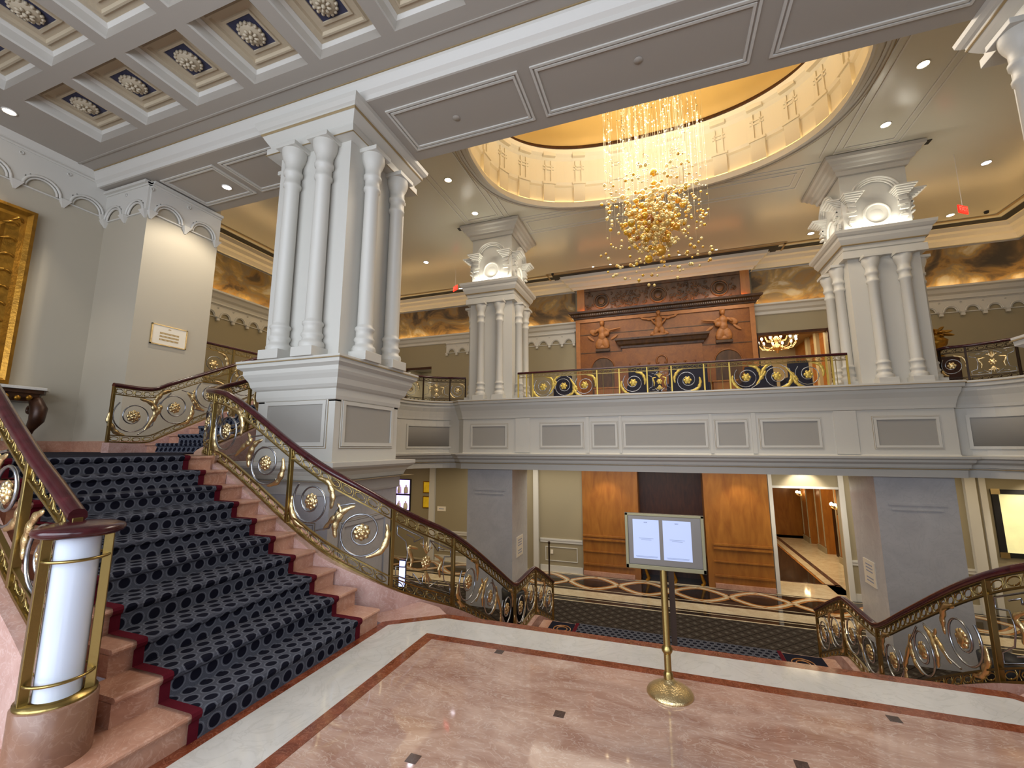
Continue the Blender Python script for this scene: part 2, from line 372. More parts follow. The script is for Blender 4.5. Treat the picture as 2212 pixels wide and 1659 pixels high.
# lobby floor, z = -3
ZL = -3.0
mb = MB(); mb.box(-15, 12, 3.9, 16.6, ZL-.2, ZL).box(-1.3, 1.5, 16.6, 17.6, ZL-.2, ZL); struct('floor', mb, 'black_m')
mb = MB(); mb.box(-12.2, 11.8, 4.2, 13.68, ZL, ZL+.006); struct('floor', mb, 'lobby')
mb = MB()
for y0, y1 in ((13.70, 13.76), (13.98, 14.02), (14.14, 14.74), (14.93, 14.97), (16.38, 16.42)): mb.box(-12, 11.6, y0, y1, ZL, ZL+.003)
mb.box(-12, 3.2, 16.48, 16.6, ZL, ZL+.003).box(3.2, 5.2, 16.5, 17.6, ZL, ZL+.003)
struct('trim_6', mb, 'cream_m')
def wavy(mb, a, off, wd, z):
    v = []; f = []; n = 0; N = 480
    for i in range(N+1):
        x = -11.9+23.4*i/N; ph = pi*(x)/1.7; y = 15.68+a*sin(ph)*(1+.0*cos(2*ph)); dy = a*cos(ph)*pi/1.7; L = hypot(1, dy)
        nx, ny = -dy/L, 1/L
        v += [(x+nx*(off-wd/2), y+ny*(off-wd/2), z), (x+nx*(off+wd/2), y+ny*(off+wd/2), z)]
    for i in range(N): f.append((2*i, 2*i+2, 2*i+3, 2*i+1))
    mb.add(v, f)
c_, o_ = MB(), MB()
for a in (.62, -.62):
    wavy(o_, a, .10, .07, ZL+.0022); wavy(o_, a, -.10, .07, ZL+.0022); wavy(c_, a, 0, .115, ZL+.0035)
for k in range(-7, 7):
    for x, y in ((1.7*k, 15.68), (1.7*k+.85, 16.32), (1.7*k+.85, 15.05)):
        c_.add([(x-.2, y, ZL+.004), (x, y-.1, ZL+.004), (x+.2, y, ZL+.004), (x, y+.1, ZL+.004)], [(0, 1, 2, 3)])
        o_.add([(x-.1, y, ZL+.005), (x, y-.05, ZL+.005), (x+.1, y, ZL+.005), (x, y+.05, ZL+.005)], [(0, 1, 2, 3)])
struct('trim_7', c_, 'cream_m'); struct('trim_8', o_, 'ochre_m')
# ------------------------------------------------------------------ walls of the entrance room
WXL, WXR = -10.7, 10.7; ZC = 7.15
mb = MB(); mb.box(WXL-.2, WXL, -4, 4.95, -.3, 9); struct('wall_left', mb, 'taupe_wall')
mb = MB(); mb.box(-11, -9.35, 4.95, 6.35, -.3, 9); struct('wall_left', mb, 'taupe_wall')
mb = MB(); mb.box(WXR, WXR+.2, -4, 6.3, -.3, 9); struct('wall_right', mb, 'taupe_wall')
mb = MB(); mb.box(WXL, WXL+.03, -4, 4.95, 1.55, 1.76).box(-10.7, -9.33, 4.92, 4.95, 1.55, 1.76).box(-9.35, -9.32, 4.92, 6.35, 1.55, 1.76); struct('baseboard_left', mb, 'pinkstep')
# wall behind the viewer with three tall windows
mb = MB(); wins = [(-7.5, -3.6), (-1.6, 3.6), (4.8, 8.6)]; xs = [WXL]+[q for wn in wins for q in wn]+[WXR]
for i in range(0, len(xs), 2): mb.box(xs[i], xs[i+1], -4.2, -4, 0, ZC)
for a, b in wins: mb.box(a, b, -4.2, -4, 5.4, ZC).box(a, b, -4.2, -4, 0, .35)
struct('wall_back', mb, 'taupe_wall')
for k, (a, b) in enumerate(wins):
    mb = MB(); mb.box(a, b, -4.15, -4.05, .35, .43).box(a, b, -4.15, -4.05, 5.32, 5.4)
    n = 4
    for i in range(n+1): x = a+(b-a-.08)*i/n; mb.box(x, x+.08, -4.15, -4.05, .43, 5.32)
    mb.box(a, b, -4.14, -4.06, 2.7, 2.78); struct('window_%d' % (k+1), mb, 'winframe')
# ceiling of the entrance room with openings for the coffers
CX0, CP, CW = -9.43, 1.26, 1.05
cy = [(3.13, 4.13), (1.91, 2.91), (.69, 1.69)]; NCX = 8
mb = MB(); xe = CX0+CP*NCX-(CP-CW)
mb.box(WXL, WXR, 4.13, 4.78, ZC, ZC+.35).box(WXL, CX0, .69, 4.13, ZC, ZC+.35).box(xe, WXR, .69, 4.13, ZC, ZC+.35).box(WXL, WXR, -4, .69, ZC, ZC+.35)
for i in range(NCX-1):
    for y0, y1 in cy: mb.box(CX0+CP*i+CW, CX0+CP*(i+1), y0, y1, ZC, ZC+.35)
for y0, y1 in ((1.69, 1.91), (2.91, 3.13)): mb.box(CX0, xe, y0, y1, ZC, ZC+.35)
mb.box(WXL, WXR, -4, 4.7, ZC+.36, ZC+.45)
struct('ceiling', mb, 'taupe')
mb = MB(); mb.box(WXL, WXR, 4.33, 4.36, ZC-.015, ZC); struct('trim_9', mb, 'taupe')
def sqring(mb, h0, h1, z0, z1):   # square sloped band between half sizes
    v = [(s*h, t*h, z) for h, z in ((h0, z0), (h1, z1)) for s, t in ((-1, -1), (1, -1), (1, 1), (-1, 1))]
    mb.add(v, [(i, (i+1) % 4, 4+(i+1) % 4, 4+i) for i in range(4)])
def make_coffer(cx, cy_):
    t = thing('ceiling_coffer', (cx, cy_, ZC), 'square ceiling coffer with slate blue panel and ivory rosette in the coffered ceiling', 'ceiling coffer', 'coffers over the left staircase')
    def fix(mb): mb.v = [(x+cx, y+cy_, z+ZC) for x, y, z in mb.v]; return mb
    h = CW/2
    a = MB(); sqring(a, h+.001, h-.012, 0, .03); sqring(a, h-.012, h-.02, .03, .15); sqring(a, h-.02, h-.06, .15, .19); sqring(a, h-.06, h-.06, .19, .30)
    fix(a).build('frame', 'paint2', t)
    b = MB(); sqring(b, h-.06, h-.13, .20, .20); sqring(b, h-.13, h-.15, .20, .17); sqring(b, h-.15, h-.175, .17, .17); sqring(b, h-.175, h-.19, .17, .21)
    sqring(b, h-.19, .255, .21, .21); sqring(b, .255, .25, .21, .185); sqring(b, .25, .215, .185, .185); sqring(b, .215, .21, .185, .21)
    fix(b).build('stepped_moulding', 'coffer', t)
    c = MB(); c.box(-.212, .212, -.212, .212, .20, .22); fix(c).build('blue_panel', 'blue', t)
    d = MB(); d.lathe([(0, .13), (.075, .135), (.13, .15), (.15, .17), (.155, .2)], n=24)
    for i in range(16):
        q = 2*pi*i/16; d.ball((.155*cos(q), .155*sin(q), .175), .028, 6)
    e = MB()
    for i in range(8):
        q = 2*pi*i/8; e.ball((.07*cos(q), .07*sin(q), .125), .04, 6, 1, .6, .5, Matrix.Rotation(q, 3, 'Z'))
    e.ball((0, 0, .115), .03, 8)
    r = fix(d).build('rosette', 'plaster_orn', t); fix(e).build('flower', 'plaster_orn', r)
    return t
c0 = make_coffer(CX0+CW/2, (cy[0][0]+cy[0][1])/2)
for j, (y0, y1) in enumerate(cy):
    for i in range(NCX):
        if i == 0 and j == 0: continue
        dup(c0, (CP*i, -1.22*j, 0), c0['label'])
# cross beam over the piers, its soffit panels and crown
mb = MB(); mb.box(-9.35, WXR, 4.76, 6.2, 6.9, 9.3).box(-10.7, -9.35, 4.76, 4.95, 6.9, 9.3); struct('ceiling', mb, 'taupe')
mb = MB(); mb.sweep([(0, 6.9), (.03, 6.9), (.05, 6.96), (.10, 7.0), (.16, 7.1), (.17, 7.15), (0, 7.15)], [(-10.7, 4.76), (WXR, 4.76)]); struct('trim_10', mb, 'paint2')
mb = MB(); mb.box(-10.7, WXR, 4.575, 4.59, 7.137, 7.15); struct('trim_11', mb, 'goldline')
mb = MB()
def frame_lines(mb, x0, x1, y0, y1, z, wd=.035, t=.02, gap=.06):
    for g in (0, gap):
        a, b, c, d = x0+g, x1-g, y0+g, y1-g
        mb.box(a, b, c, c+wd, z-t, z).box(a, b, d-wd, d, z-t, z).box(a, a+wd, c+wd, d-wd, z-t, z).box(b-wd, b, c+wd, d-wd, z-t, z)
for a, b in ((-9.2, -7.75), (-7.6, -6.15), (-3.9, -1.7), (-1.52, 1.36), (1.6, 3.72)): frame_lines(mb, a, b, 5.0, 5.95, 6.9)
struct('trim_12', mb, 'paint2')
# ------------------------------------------------------------------ arcaded plaster frieze along a wall
def arcade(path_a, path_b, ztop, zbot, pitch, r, name, mat='paint2', corb=True, n0=None):
    a, b = Vector(path_a), Vector(path_b); L = (b-a).length; d = (b-a)/L; n = Vector((d.y, -d.x)); N = max(1, int(L/pitch+.2)); p = L/N
    def P(s, o, z): return (a.x+d.x*s+n.x*o, a.y+d.y*s+n.y*o, z)
    mb = MB()
    def slab(s0, s1, o0, o1, z0, z1): mb.obox(P((s0+s1)/2, (o0+o1)/2, (z0+z1)/2), (d.x*(s1-s0)/2, d.y*(s1-s0)/2, 0), (n.x*(o1-o0)/2, n.y*(o1-o0)/2, 0), (0, 0, (z1-z0)/2))
    slab(0, L, 0, .06, ztop-.07, ztop); slab(0, L, 0, .11, ztop-.035, ztop+.02)
    zc = zbot+.05
    for i in range(N):
        c = p*(i+.5)
        for rr, oo, th in ((r, .05, .026), (r*.84, .03, .022)):
            mb.tube([P(c+rr*cos(q), oo, zc+rr*sin(q)) for q in [pi*k/12 for k in range(13)]], th, 5)
        # spandrel plate filled above the arch
        for k in range(8):
            q0, q1 = pi*k/8, pi*(k+1)/8; s0, s1 = sorted((c+r*cos(q0), c+r*cos(q1))); z0 = zc+r*min(1, max(sin(q0), sin(q1)))
            slab(s0, s1, 0, .04, z0, ztop-.05)
        if p/2 > r: slab(p*i, c-r, 0, .04, zbot+.04, ztop-.05); slab(c+r, p*(i+1), 0, .04, zbot+.04, ztop-.05)
        mb.tube([P(p*i+.028*cos(q), .05, ztop-.15+.028*sin(q)) for q in [2*pi*k/8 for k in range(8)]], .01, 4, closed=True)
    for i in range(N+1):
        s = min(max(p*i, .05), L-.05)
        if not corb: slab(s-.05, s+.05, .03, .10, zbot-.10, zbot+.0); slab(s-.065, s+.065, .0, .12, zbot+.0, zbot+.03); continue
        v = [P(s+sx*w_, o, z) for z, w_, oo in ((zbot+.05, .08, .1), (zbot-.02, .045, .06), (zbot-.09, .015, .02)) for sx, o in ((-1, 0), (1, 0), (1, oo), (-1, oo))]
        mb.add(v, [(0, 1, 2, 3), (8, 11, 10, 9)]+[(4*k+j, 4*k+4+j, 4*k+4+(j+1) % 4, 4*k+(j+1) % 4) for k in (0, 1) for j in range(4)])
    slab(0, L, 0, .03, zbot+.02, zbot+.045)
    return struct(name, mb, mat)
arcade((-10.7, -1.0), (-10.7, 4.95), 7.05, 6.3, .66, .26, 'trim_13')
arcade((-10.7, 4.95), (-9.35, 4.95), 6.85, 6.2, .66, .26, 'trim_14')
arcade((-9.35, 4.95), (-9.35, 6.35), 6.85, 6.2, .66, .26, 'trim_15')
mb = MB(); mb.sweep([(0, 7.0), (.1, 7.02), (.16, 7.13), (.17, 7.15), (0, 7.15)], [(-10.7, -4), (-10.7, 4.76)]); struct('trim_16', mb, 'paint2')
# ------------------------------------------------------------------ high ceiling with the oval dome
ZH = 9.0; DX, DY, RX, RY = -.12, 9.3, 4.12, 2.8; NS = 96
def sup(k, rx, ry, n=NS):
    q = 2*pi*k/n; e = 2/2.5; return (DX+rx*math.copysign(abs(cos(q))**e, cos(q)), DY+ry*math.copysign(abs(sin(q))**e, sin(q)))
def superpath(d=0): return [sup(-k, RX+d, RY+d) for k in range(NS)]      # clockwise: right side is inward
X0, X1, Y0, Y1 = -14.8, 11.6, 6.2, 18.3
v = []; f = []
for k in range(NS):
    x, y = sup(k, RX, RY); dx, dy = x-DX, y-DY
    t = min([((X1-DX)/dx if dx > 1e-9 else 1e9), ((X0-DX)/dx if dx < -1e-9 else 1e9), ((Y1-DY)/dy if dy > 1e-9 else 1e9), ((Y0-.1-DY)/dy if dy < -1e-9 else 1e9)])
    v += [(x, y, ZH), (DX+dx*t, DY+dy*t, ZH)]
for k in range(NS):
    j = (k+1) % NS; f.append((2*k, 2*k+1, 2*j+1, 2*j))
mb = MB(); mb.add(v, f)
for cx_, cy_ in ((X0, Y0-.1), (X1, Y0-.1), (X0, Y1), (X1, Y1)):          # fill the four corners
    best = sorted(range(NS), key=lambda k: hypot(v[2*k+1][0]-cx_, v[2*k+1][1]-cy_))[:2]
    mb.add([v[2*best[0]+1], v[2*best[1]+1], (cx_, cy_, ZH)], [(0, 1, 2)])
mb.box(X0-.3, X1+.3, Y0, Y1+.3, ZH+3.6, ZH+3.7)
struct('ceiling', mb, 'ceil')
P_ = superpath()
mb = MB(); mb.sweep([(-.36, 9.0), (-.36, 8.95), (-.30, 8.93), (-.29, 8.96), (-.22, 8.96), (-.16, 8.88), (-.08, 8.86), (-.03, 8.82), (.02, 8.82), (.03, 8.95), (.0, 9.0)], P_, closed=True, smooth=False); struct('trim_17', mb, 'paint')
mb = MB(); mb.sweep([(-.37, 8.945), (-.35, 8.94)], P_, closed=True); mb.sweep([(-.225, 8.955), (-.205, 8.935)], P_, closed=True); struct('trim_18', mb, 'goldline')
mb = MB(); mb.sweep([(0, 9.0), (-.12, 9.02), (-.12, 9.55), (-.05, 9.58), (-.02, 9.66), (-.10, 9.70), (-.10, 10.42), (-.02, 10.5), (.06, 10.56), (.10, 10.68), (-.25, 10.70), (-.3, 10.72)], P_, closed=True); struct('wall_dome', mb, 'domewall')
for k in range(24):                                                       # pilaster strips round the drum
    kk = k*4+2; x, y = sup(kk, RX+.1, RY+.1); x2, y2 = sup(kk+1, RX+.1, RY+.1); t = Vector((x2-x, y2-y, 0)).normalized(); n = Vector((DX-x, DY-y, 0)); n = (n-t*n.dot(t)).normalized()
    if y < 8.2: continue
    mb = MB(); c = Vector((x, y, 0))
    mb.obox(c+Vector((0, 0, 9.34))+n*.03, t*.17, n*.05, (0, 0, .30)); mb.obox(c+Vector((0, 0, 9.63))+n*.05, t*.2, n*.07, (0, 0, .035))
    for s_ in (-1, 1): mb.obox(c+Vector((0, 0, 10.05))+n*.02+t*(s_*.09), t*.02, n*.025, (0, 0, .36))
    mb.obox(c+Vector((0, 0, 10.22))+n*.02, t*.16, n*.025, (0, 0, .02)); mb.obox(c+Vector((0, 0, 10.12))+n*.02, t*.16, n*.025, (0, 0, .02))
    mb.obox(c+Vector((0, 0, 10.58))+n*.08, t*.19, n*.1, (0, 0, .1))
    struct('trim_19', mb, 'domewall')
v = []; f = []; K = 10
for i in range(K+1):
    q = i/K*pi/2
    for k in range(NS): x, y = sup(k, (RX+.3)*cos(q)+.001, (RY+.3)*cos(q)+.001); v.append((x, y, 10.72+1.0*sin(q)))
for i in range(K):
    for k in range(NS): j = (k+1) % NS; f.append((i*NS+k, i*NS+j, (i+1)*NS+j, (i+1)*NS+k))
mb = MB(); mb.add(v, f, True); struct('ceiling', mb, 'domegold')
mb = MB(); mb.sweep([(-.24, 10.705), (-.2, 10.74), (-.12, 10.86), (-.10, 10.95), (-.2, 10.98)], P_, closed=True, smooth=True); struct('dome_rim_painted_reflection', mb, 'woodD')  # dark brown band imitating the dark reflection along the gold dome's lower edge
mb = MB(); mb.sweep([(-.1, 9.03), (-.06, 9.03)], P_, closed=True); struct('trim_20', mb, 'strip')
# flat ribs on the high ceiling
mb = MB()
for a in ((-5.86, -4.5, 6.25, 11.95), (4.38, 5.74, 6.25, 11.95), (-4.1, 3.9, 12.35, 13.3)): frame_lines(mb, *a, ZH, .03, .02, .16)
mb.box(-4.36, -4.33, 6.2, 12.0, ZH-.02, ZH).box(4.1, 4.13, 6.2, 12.0, ZH-.02, ZH).box(-4.3, 4.2, 12.2, 12.23, ZH-.02, ZH)
struct('trim_21', mb, 'paint2')
# ------------------------------------------------------------------ mezzanine slab, walls, cornices
ZM = 3.1
mb = MB()
for a in ((-15, 11.7, 12.42, 18.3), (-15, -7.55, 8.3, 12.42), (-15, -6.35, 7.85, 8.3), (-15, -9.75, 6.35, 7.85), (7.35, 11.7, 6.3, 12.42)): mb.box(*a, 1.0, ZM)
struct('floor', mb, 'paint')
mb = MB(); mb.box(-15, 11.7, 12.9, 18.3, ZM, ZM+.01).box(-15, -7.9, 8.3, 12.9, ZM, ZM+.01).box(7.7, 11.7, 6.3, 12.9, ZM, ZM+.01); struct('floor', mb, 'cream_m')
mb = MB(); YN = 18.3
for a, b in ((-15, -12.1), (-10.72, 3.63), (5.87, 11.8)): mb.box(a, b, YN, YN+.25, ZM, 9.0)
mb.box(-12.1, -10.72, YN, YN+.25, 5.62, 9).box(3.63, 5.87, YN, YN+.25, 6.02, 9); struct('wall_back', mb, 'cream_wall')
mb = MB(); mb.box(-15.05, -14.8, 6.2, YN+.25, ZM, 9.0); struct('wall_left', mb, 'cream_wall')
mb = MB(); mb.box(11.6, 11.85, 6.2, YN+.25, ZM, 9.0); struct('wall_right', mb, 'cream_wall')
mb = MB(); mb.box(3.63, 5.87, YN-.02, YN+.27, 5.93, 6.03).box(3.58, 3.63, YN-.04, YN, ZM, 6.03).box(5.87, 5.92, YN-.04, YN, ZM, 6.03); struct('door_1', mb, 'woodD')
mb = MB(); mb.box(-12.1, -10.72, YN-.02, YN+.27, 5.5, 5.62).box(-12.15, -12.1, YN-.04, YN, ZM, 5.62); struct('door_2', mb, 'woodD')
PER = [(-14.8, 6.2), (-14.8, YN), (11.6, YN), (11.6, 6.2)]
CHP = [(-3.42, YN), (-3.42, 17.88), (3.52, 17.88), (3.52, YN)]
crown = [(0, 8.48), (.06, 8.5), (.10, 8.55), (.20, 8.58), (.30, 8.70), (.42, 8.74), (.50, 8.84), (.60, 8.88), (.64, 8.96), (.66, 9.0), (0, 9.0)]
mb = MB(); mb.sweep(crown, PER, cap=False); struct('trim_22', mb, 'paint2')
mb = MB(); mb.sweep([(d*.8, z) for d, z in crown], CHP); struct('trim_22', mb, 'paint2')
mb = MB(); mb.sweep([(.74, 8.988), (1.02, 8.988)], PER, cap=False); mb.sweep([(.60, 8.98), (.80, 8.98)], CHP, cap=False); struct('trim_23', mb, 'black')
mb = MB(); mb.sweep([(1.2, 8.985), (1.3, 8.985)], PER, cap=False); mb.sweep([(.95, 8.985), (1.02, 8.985)], CHP, cap=False); struct('trim_24', mb, 'goldline')
shelf = [(0, 6.72), (.06, 6.74), (.08, 6.84), (.16, 6.90), (.22, 7.02), (.30, 7.06), (.30, 7.12), (.22, 7.13), (.0, 7.13)]
mb = MB(); mb.sweep(shelf, PER, cap=False); struct('trim_25', mb, 'paint2')
mb = MB(); mb.sweep([(.14, 7.15), (.2, 7.15)], PER, cap=False); struct('trim_26', mb, 'strip2')
for pp, lb in ((PER[:2]+[(-3.45, YN)], 'painted mural band of gold and umber clouds left of the chimneypiece, under the crown moulding'), ([(3.55, YN)]+PER[2:], 'painted mural band of gold and grey clouds right of the chimneypiece, under the crown moulding')):
    mb = MB(); mb.sweep([(.02, 7.135), (.02, 7.6), (.05, 8.0), (.09, 8.3), (.15, 8.49)], pp, cap=False, smooth=True); tag(mb.build('mural', 'mural'), lb, 'mural')

arcade((-14.8, 6.3), (-14.8, YN), 6.72, 6.2, .57, .2, 'trim_27', corb=False); arcade((-9.9, YN), (-3.5, YN), 6.72, 6.2, .57, .2, 'trim_28', corb=False); arcade((6.3, YN), (11.5, YN), 6.72, 6.2, .57, .2, 'trim_29', corb=False)
# ------------------------------------------------------------------ lobby walls
YL = 16.6
mb = MB()
for a, b in ((-12.2, -3.03), (3.17, 3.3), (5.17, 11.8)): mb.box(a, b, YL, YL+.3, ZL, 1.0)
mb.box(3.3, 5.17, YL, YL+.3, .33, 1.0); struct('wall_back', mb, 'cream_wall')
mb = MB(); mb.box(-12.4, -12.2, 4, YL, ZL, 1.0); struct('wall_left', mb, 'cream_wall')
mb = MB(); mb.box(11.8, 12, 4, YL, ZL, 1.0); struct('wall_right', mb, 'cream_wall')
for a, b in ((-15, -3.3), (-2.3, 2.3), (3.3, 12)): struct('wall_front', MB().box(a, b, 3.9, 4.05, ZL, -.3), 'pinkwall')
mb = MB()
for a, b in ((-9.3, -5.3), (-4.7, -3.06), (5.3, 8.3)):
    mb.box(a, b, YL-.05, YL, -1.86, -1.80).box(a, b, YL-.03, YL, -1.95, -1.86).box(a, b, YL-.04, YL, ZL, -2.78)
    frame_lines2 = [(a+.2, b-.2, -2.62, -2.1)]
    for p, q, r_, s_ in frame_lines2: mb.box(p, q, YL-.02, YL, r_, r_+.025).box(p, q, YL-.02, YL, s_-.025, s_).box(p, p+.025, YL-.02, YL, r_+.025, s_-.025).box(q-.025, q, YL-.02, YL, r_+.025, s_-.025)
mb.box(-4.95, -4.75, YL-.12, YL, ZL, 1.0).box(-9.6, -9.35, YL-.12, YL, ZL, 1.0).box(8.25, 8.5, YL-.12, YL, ZL, 1.0).box(8.6, 8.75, YL-.06, YL, ZL, 1.0).box(3.2, 3.31, YL-.06, YL, ZL, 1.0).box(5.16, 5.3, YL-.06, YL, ZL, 1.0).box(3.31, 5.16, YL-.04, YL, .33, .40)
struct('trim_30', mb, 'paint2')
# ------------------------------------------------------------------ piers
def colprof(r, H):   # turned half-engaged column with ringed base and necking
    return [(r*1.5, 0), (r*1.55, .05), (r*1.45, .09), (r*1.2, .11), (r*1.15, .15), (r*1.32, .18), (r*1.32, .21), (r*1.12, .24), (r*1.12, .33), (r*1.28, .35), (r*1.28, .38), (r*1.02, .41), (r, .44),
            (r*.94, H-.62), (r*1.14, H-.60), (r*1.16, H-.56), (r*1.0, H-.53), (r*.98, H-.42), (r*1.2, H-.40), (r*1.22, H-.35), (r*1.05, H-.32), (r*1.1, H-.22), (r*1.4, H-.14), (r*1.55, H-.08), (r*1.6, H)]
def add_columns(t, x0, x1, y0, y1, z0, z1, faces, r=.115, off=.12, mat='paint'):
    wx, wy = x1-x0, y1-y0; pos = []
    if 'S' in faces: pos += [(x0+wx*q, y0-off) for q in (.29, .73)]
    if 'N' in faces: pos += [(x0+wx*q, y1+off) for q in (.29, .73)]
    if 'E' in faces: pos += [(x1+off, y0+wy*q) for q in (.27, .73)]
    if 'W' in faces: pos += [(x0-off, y0+wy*q) for q in (.27, .73)]
    for x, y in pos:
        H = z1-z0-.14-.07
        c = MB().lathe(colprof(r, H), (x, y, z0+.14), 24).build('column', mat, t)
        MB().box(x-.19, x+.19, y-.19, y+.19, z0, z0+.14).build('plinth', mat, c, bevel=.006)
        MB().box(x-.195, x+.195, y-.195, y+.195, z1-.07, z1).build('abacus', mat, c, bevel=.006)
def rpath(x0, x1, y0, y1): return [(x0, y1), (x1, y1), (x1, y0), (x0, y0)]        # clockwise: right is inward
def outer(x0, x1, y0, y1): return [(x0, y0), (x1, y0), (x1, y1), (x0, y1)]        # ccw: right is outward
def wallpanel(t, ax, c, a, b, z0, z1, mat='paint', fmat='panel', name='panel', w_=.05, proud=.025, sgn=-1):
    """framed panel on a wall face: ax 'y' means plane y=c spanning x a..b, sgn = outward direction"""
    def bx(m, p, q, r_, s_, d0, d1):
        lo, hi = sorted((c+sgn*d0, c+sgn*d1))
        return m.box(p, q, lo, hi, r_, s_) if ax == 'y' else m.box(lo, hi, p, q, r_, s_)
    pn = bx(MB(), a+w_*1.6, b-w_*1.6, z0+w_*1.6, z1-w_*1.6, -.01, .004).build(name, fmat, t)
    m = MB()
    for g, pr, ww in ((0, proud*.6, w_*.35), (w_*.5, proud, w_*1.1)):
        A, B, Z0, Z1 = a+g, b-g, z0+g, z1-g
        bx(m, A, B, Z0, Z0+ww, -.01, pr); bx(m, A, B, Z1-ww, Z1, -.01, pr); bx(m, A, A+ww, Z0+ww, Z1-ww, -.01, pr); bx(m, B-ww, B, Z0+ww, Z1-ww, -.01, pr)
    m.build('panel_moulding', mat, pn)
    bx(MB(), a-w_*.12, b+w_*.12, z0-w_*.12, z1+w_*.12, -.01, .003).build('panel_line', 'goldline', pn)
    return pn
ENT = [(0, 0), (.015, .0), (.02, .05), (.05, .06), (.06, .12), (.09, .16), (.13, .22), (.16, .27), (.17, .33), (.20, .35), (.24, .40), (.25, .46), (0, .46)]
LED = [(0, 0), (.02, .01), (.03, .06), (.03, .16), (.06, .18), (.09, .22), (.11, .30), (.15, .36), (.17, .40), (.17, .46), (.23, .50), (.235, .56), (.245, .575), (.245, .60), (0, .60)]
LOW = [(0, 0), (.05, 0), (.06, .03), (.06, .17), (.07, .18), (.07, .2), (.10, .21), (.12, .27), (.16, .33), (.22, .37), (.24, .40), (.24, .455), (0, .46)]
def front_pier(x0, x1, y0, y1, label, mirror=False):
    t = thing('pier', ((x0+x1)/2, (y0+y1)/2, ZL), label, 'pier')
    MB().box(x0-.02, x1+.02, y0-.02, y1+.02, ZL, 1.0).build('lower_shaft', 'marblewall', t)
    MB().box(x0, x1, y0, y1, 1.0, 2.33).build('pedestal', 'paint', t)
    MB().sweep([(d, z+.99) for d, z in LOW], outer(x0, x1, y0, y1), closed=True).build('lower_cornice', 'paint', t)
    MB().sweep([(.235, 1.19), (.075, 1.185)], outer(x0, x1, y0, y1), closed=True).build('gilded_line', 'goldline', t)
    MB().sweep([(d, z+2.32) for d, z in LED], outer(x0, x1, y0, y1), closed=True).box(x0, x1, y0, y1, 2.3, 2.92).build('ledge_cornice', 'paint', t)
    MB().sweep([(.243, 2.885), (.256, 2.885), (.256, 2.872), (.243, 2.872)], outer(x0, x1, y0, y1), closed=True).build('gilded_line', 'goldline', t)
    b = .115
    MB().box(x0+.02, x1-.02, y0+.02, y1-.02, 2.92, 6.5).build('shaft', 'paint', t)
    add_columns(t, x0+.02, x1-.02, y0+.02, y1-.02, 2.92, 6.38, 'SEWN')
    MB().box(x0-.14, x1+.14, y0-.14, y1+.14, 6.38, 6.5).build('architrave', 'paint', t, bevel=.005)
    MB().sweep([(d*.95+.0, z+6.438) for d, z in ENT], outer(x0-.05, x1+.05, y0-.05, y1+.05), closed=True).build('cornice', 'paint', t)
    MB().sweep([(.152, 6.70), (.165, 6.72), (.165, 6.735), (.15, 6.735)], outer(x0-.05, x1+.05, y0-.05, y1+.05), closed=True).box(x0-.15, x1+.15, y0-.152, y0-.14, 6.375, 6.385).box(x1+.14, x1+.152, y0-.15, y1+.15, 6.375, 6.385).build('gilded_line', 'goldline', t)
    wallpanel(t, 'y', y0, x0+.14, x1-.12, 1.64, 2.34); wallpanel(t, 'x', x1 if not mirror else x0, y0+.12, y1-.12, 1.64, 2.34, sgn=1 if not mirror else -1)
    wallpanel(t, 'y', y0-.02, x0+.2, x1-.2, -2.4, .62, fmat='marblewall', mat='marblewall'); wallpanel(t, 'x', x1+.02 if not mirror else x0-.02, y0+.2, y1-.2, -2.4, .62, fmat='marblewall', mat='marblewall', sgn=1 if not mirror else -1)
    return t
front_pier(-5.79, -4.34, 4.8, 6.3, 'large white pier in the foreground, its panelled pedestal behind the stair rail')
front_pier(4.14, 5.59, 4.8, 6.3, 'white pier with clustered columns cut off by the top right corner of the photo', True)
def oculus_face(t, c, n, half, z0):
    """decorated lit block face. c centre xy on face, n outward normal"""
    n = Vector((n[0], n[1], 0)); d = Vector((-n.y, n.x, 0)); c = Vector((c[0], c[1], 0))
    def P(s, z, o): return c+d*s+n*o+Vector((0, 0, z))
    m = MB()
    for i, r in enumerate((.50, .455, .41)):
        m.tube([P(r*cos(q), z0+.86+r*.92*sin(q), .05+.03*(2-i)) for q in [pi*k/20 for k in range(21)]], .032-.004*i, 6)
    for s in (-1, 1):
        pass
    m.build('arch_moulding', 'paint', t)
    m = MB(); m.tube([P(.265*cos(q), z0+.37+.27*sin(q), .03) for q in [2*pi*k/32 for k in range(32)]], .035, 6, closed=True); m.build('oculus_ring', 'paint', t)
    m = MB(); m.ball(P(0, z0+.37, -.02), .2, 20, 1, 1, 1, Matrix((d*1.0, n*.15, Vector((0, 0, 1.0)))).transposed()); m.build('oculus_dome', 'paint', t)
    for s in (-1, 1):
        m = MB()
        for i in range(6):
            k = i/5; hw = .09+.13*k; m.obox(P(s*.52, z0+.72+.035*i, .05+.12*k), d*hw, n*(.05+.12*k), (0, 0, .0165))
        m.obox(P(s*.52, z0+.60, .05), d*.085, n*.05, (0, 0, .1))
        for zz in (.62, .50, .38): m.obox(P(s*.52, z0+zz, .1), d*.085, n*.03, (0, 0, .018))
        for i in range(6):
            k = i/5; m.obox(P(s*.52, z0+.13+.035*i, .03+.02*(1-abs(2*k-1))), d*(.06*(1-abs(2*k-1))+.03), n*.03, (0, 0, .02))
        m.build('bracket', 'paint', t)
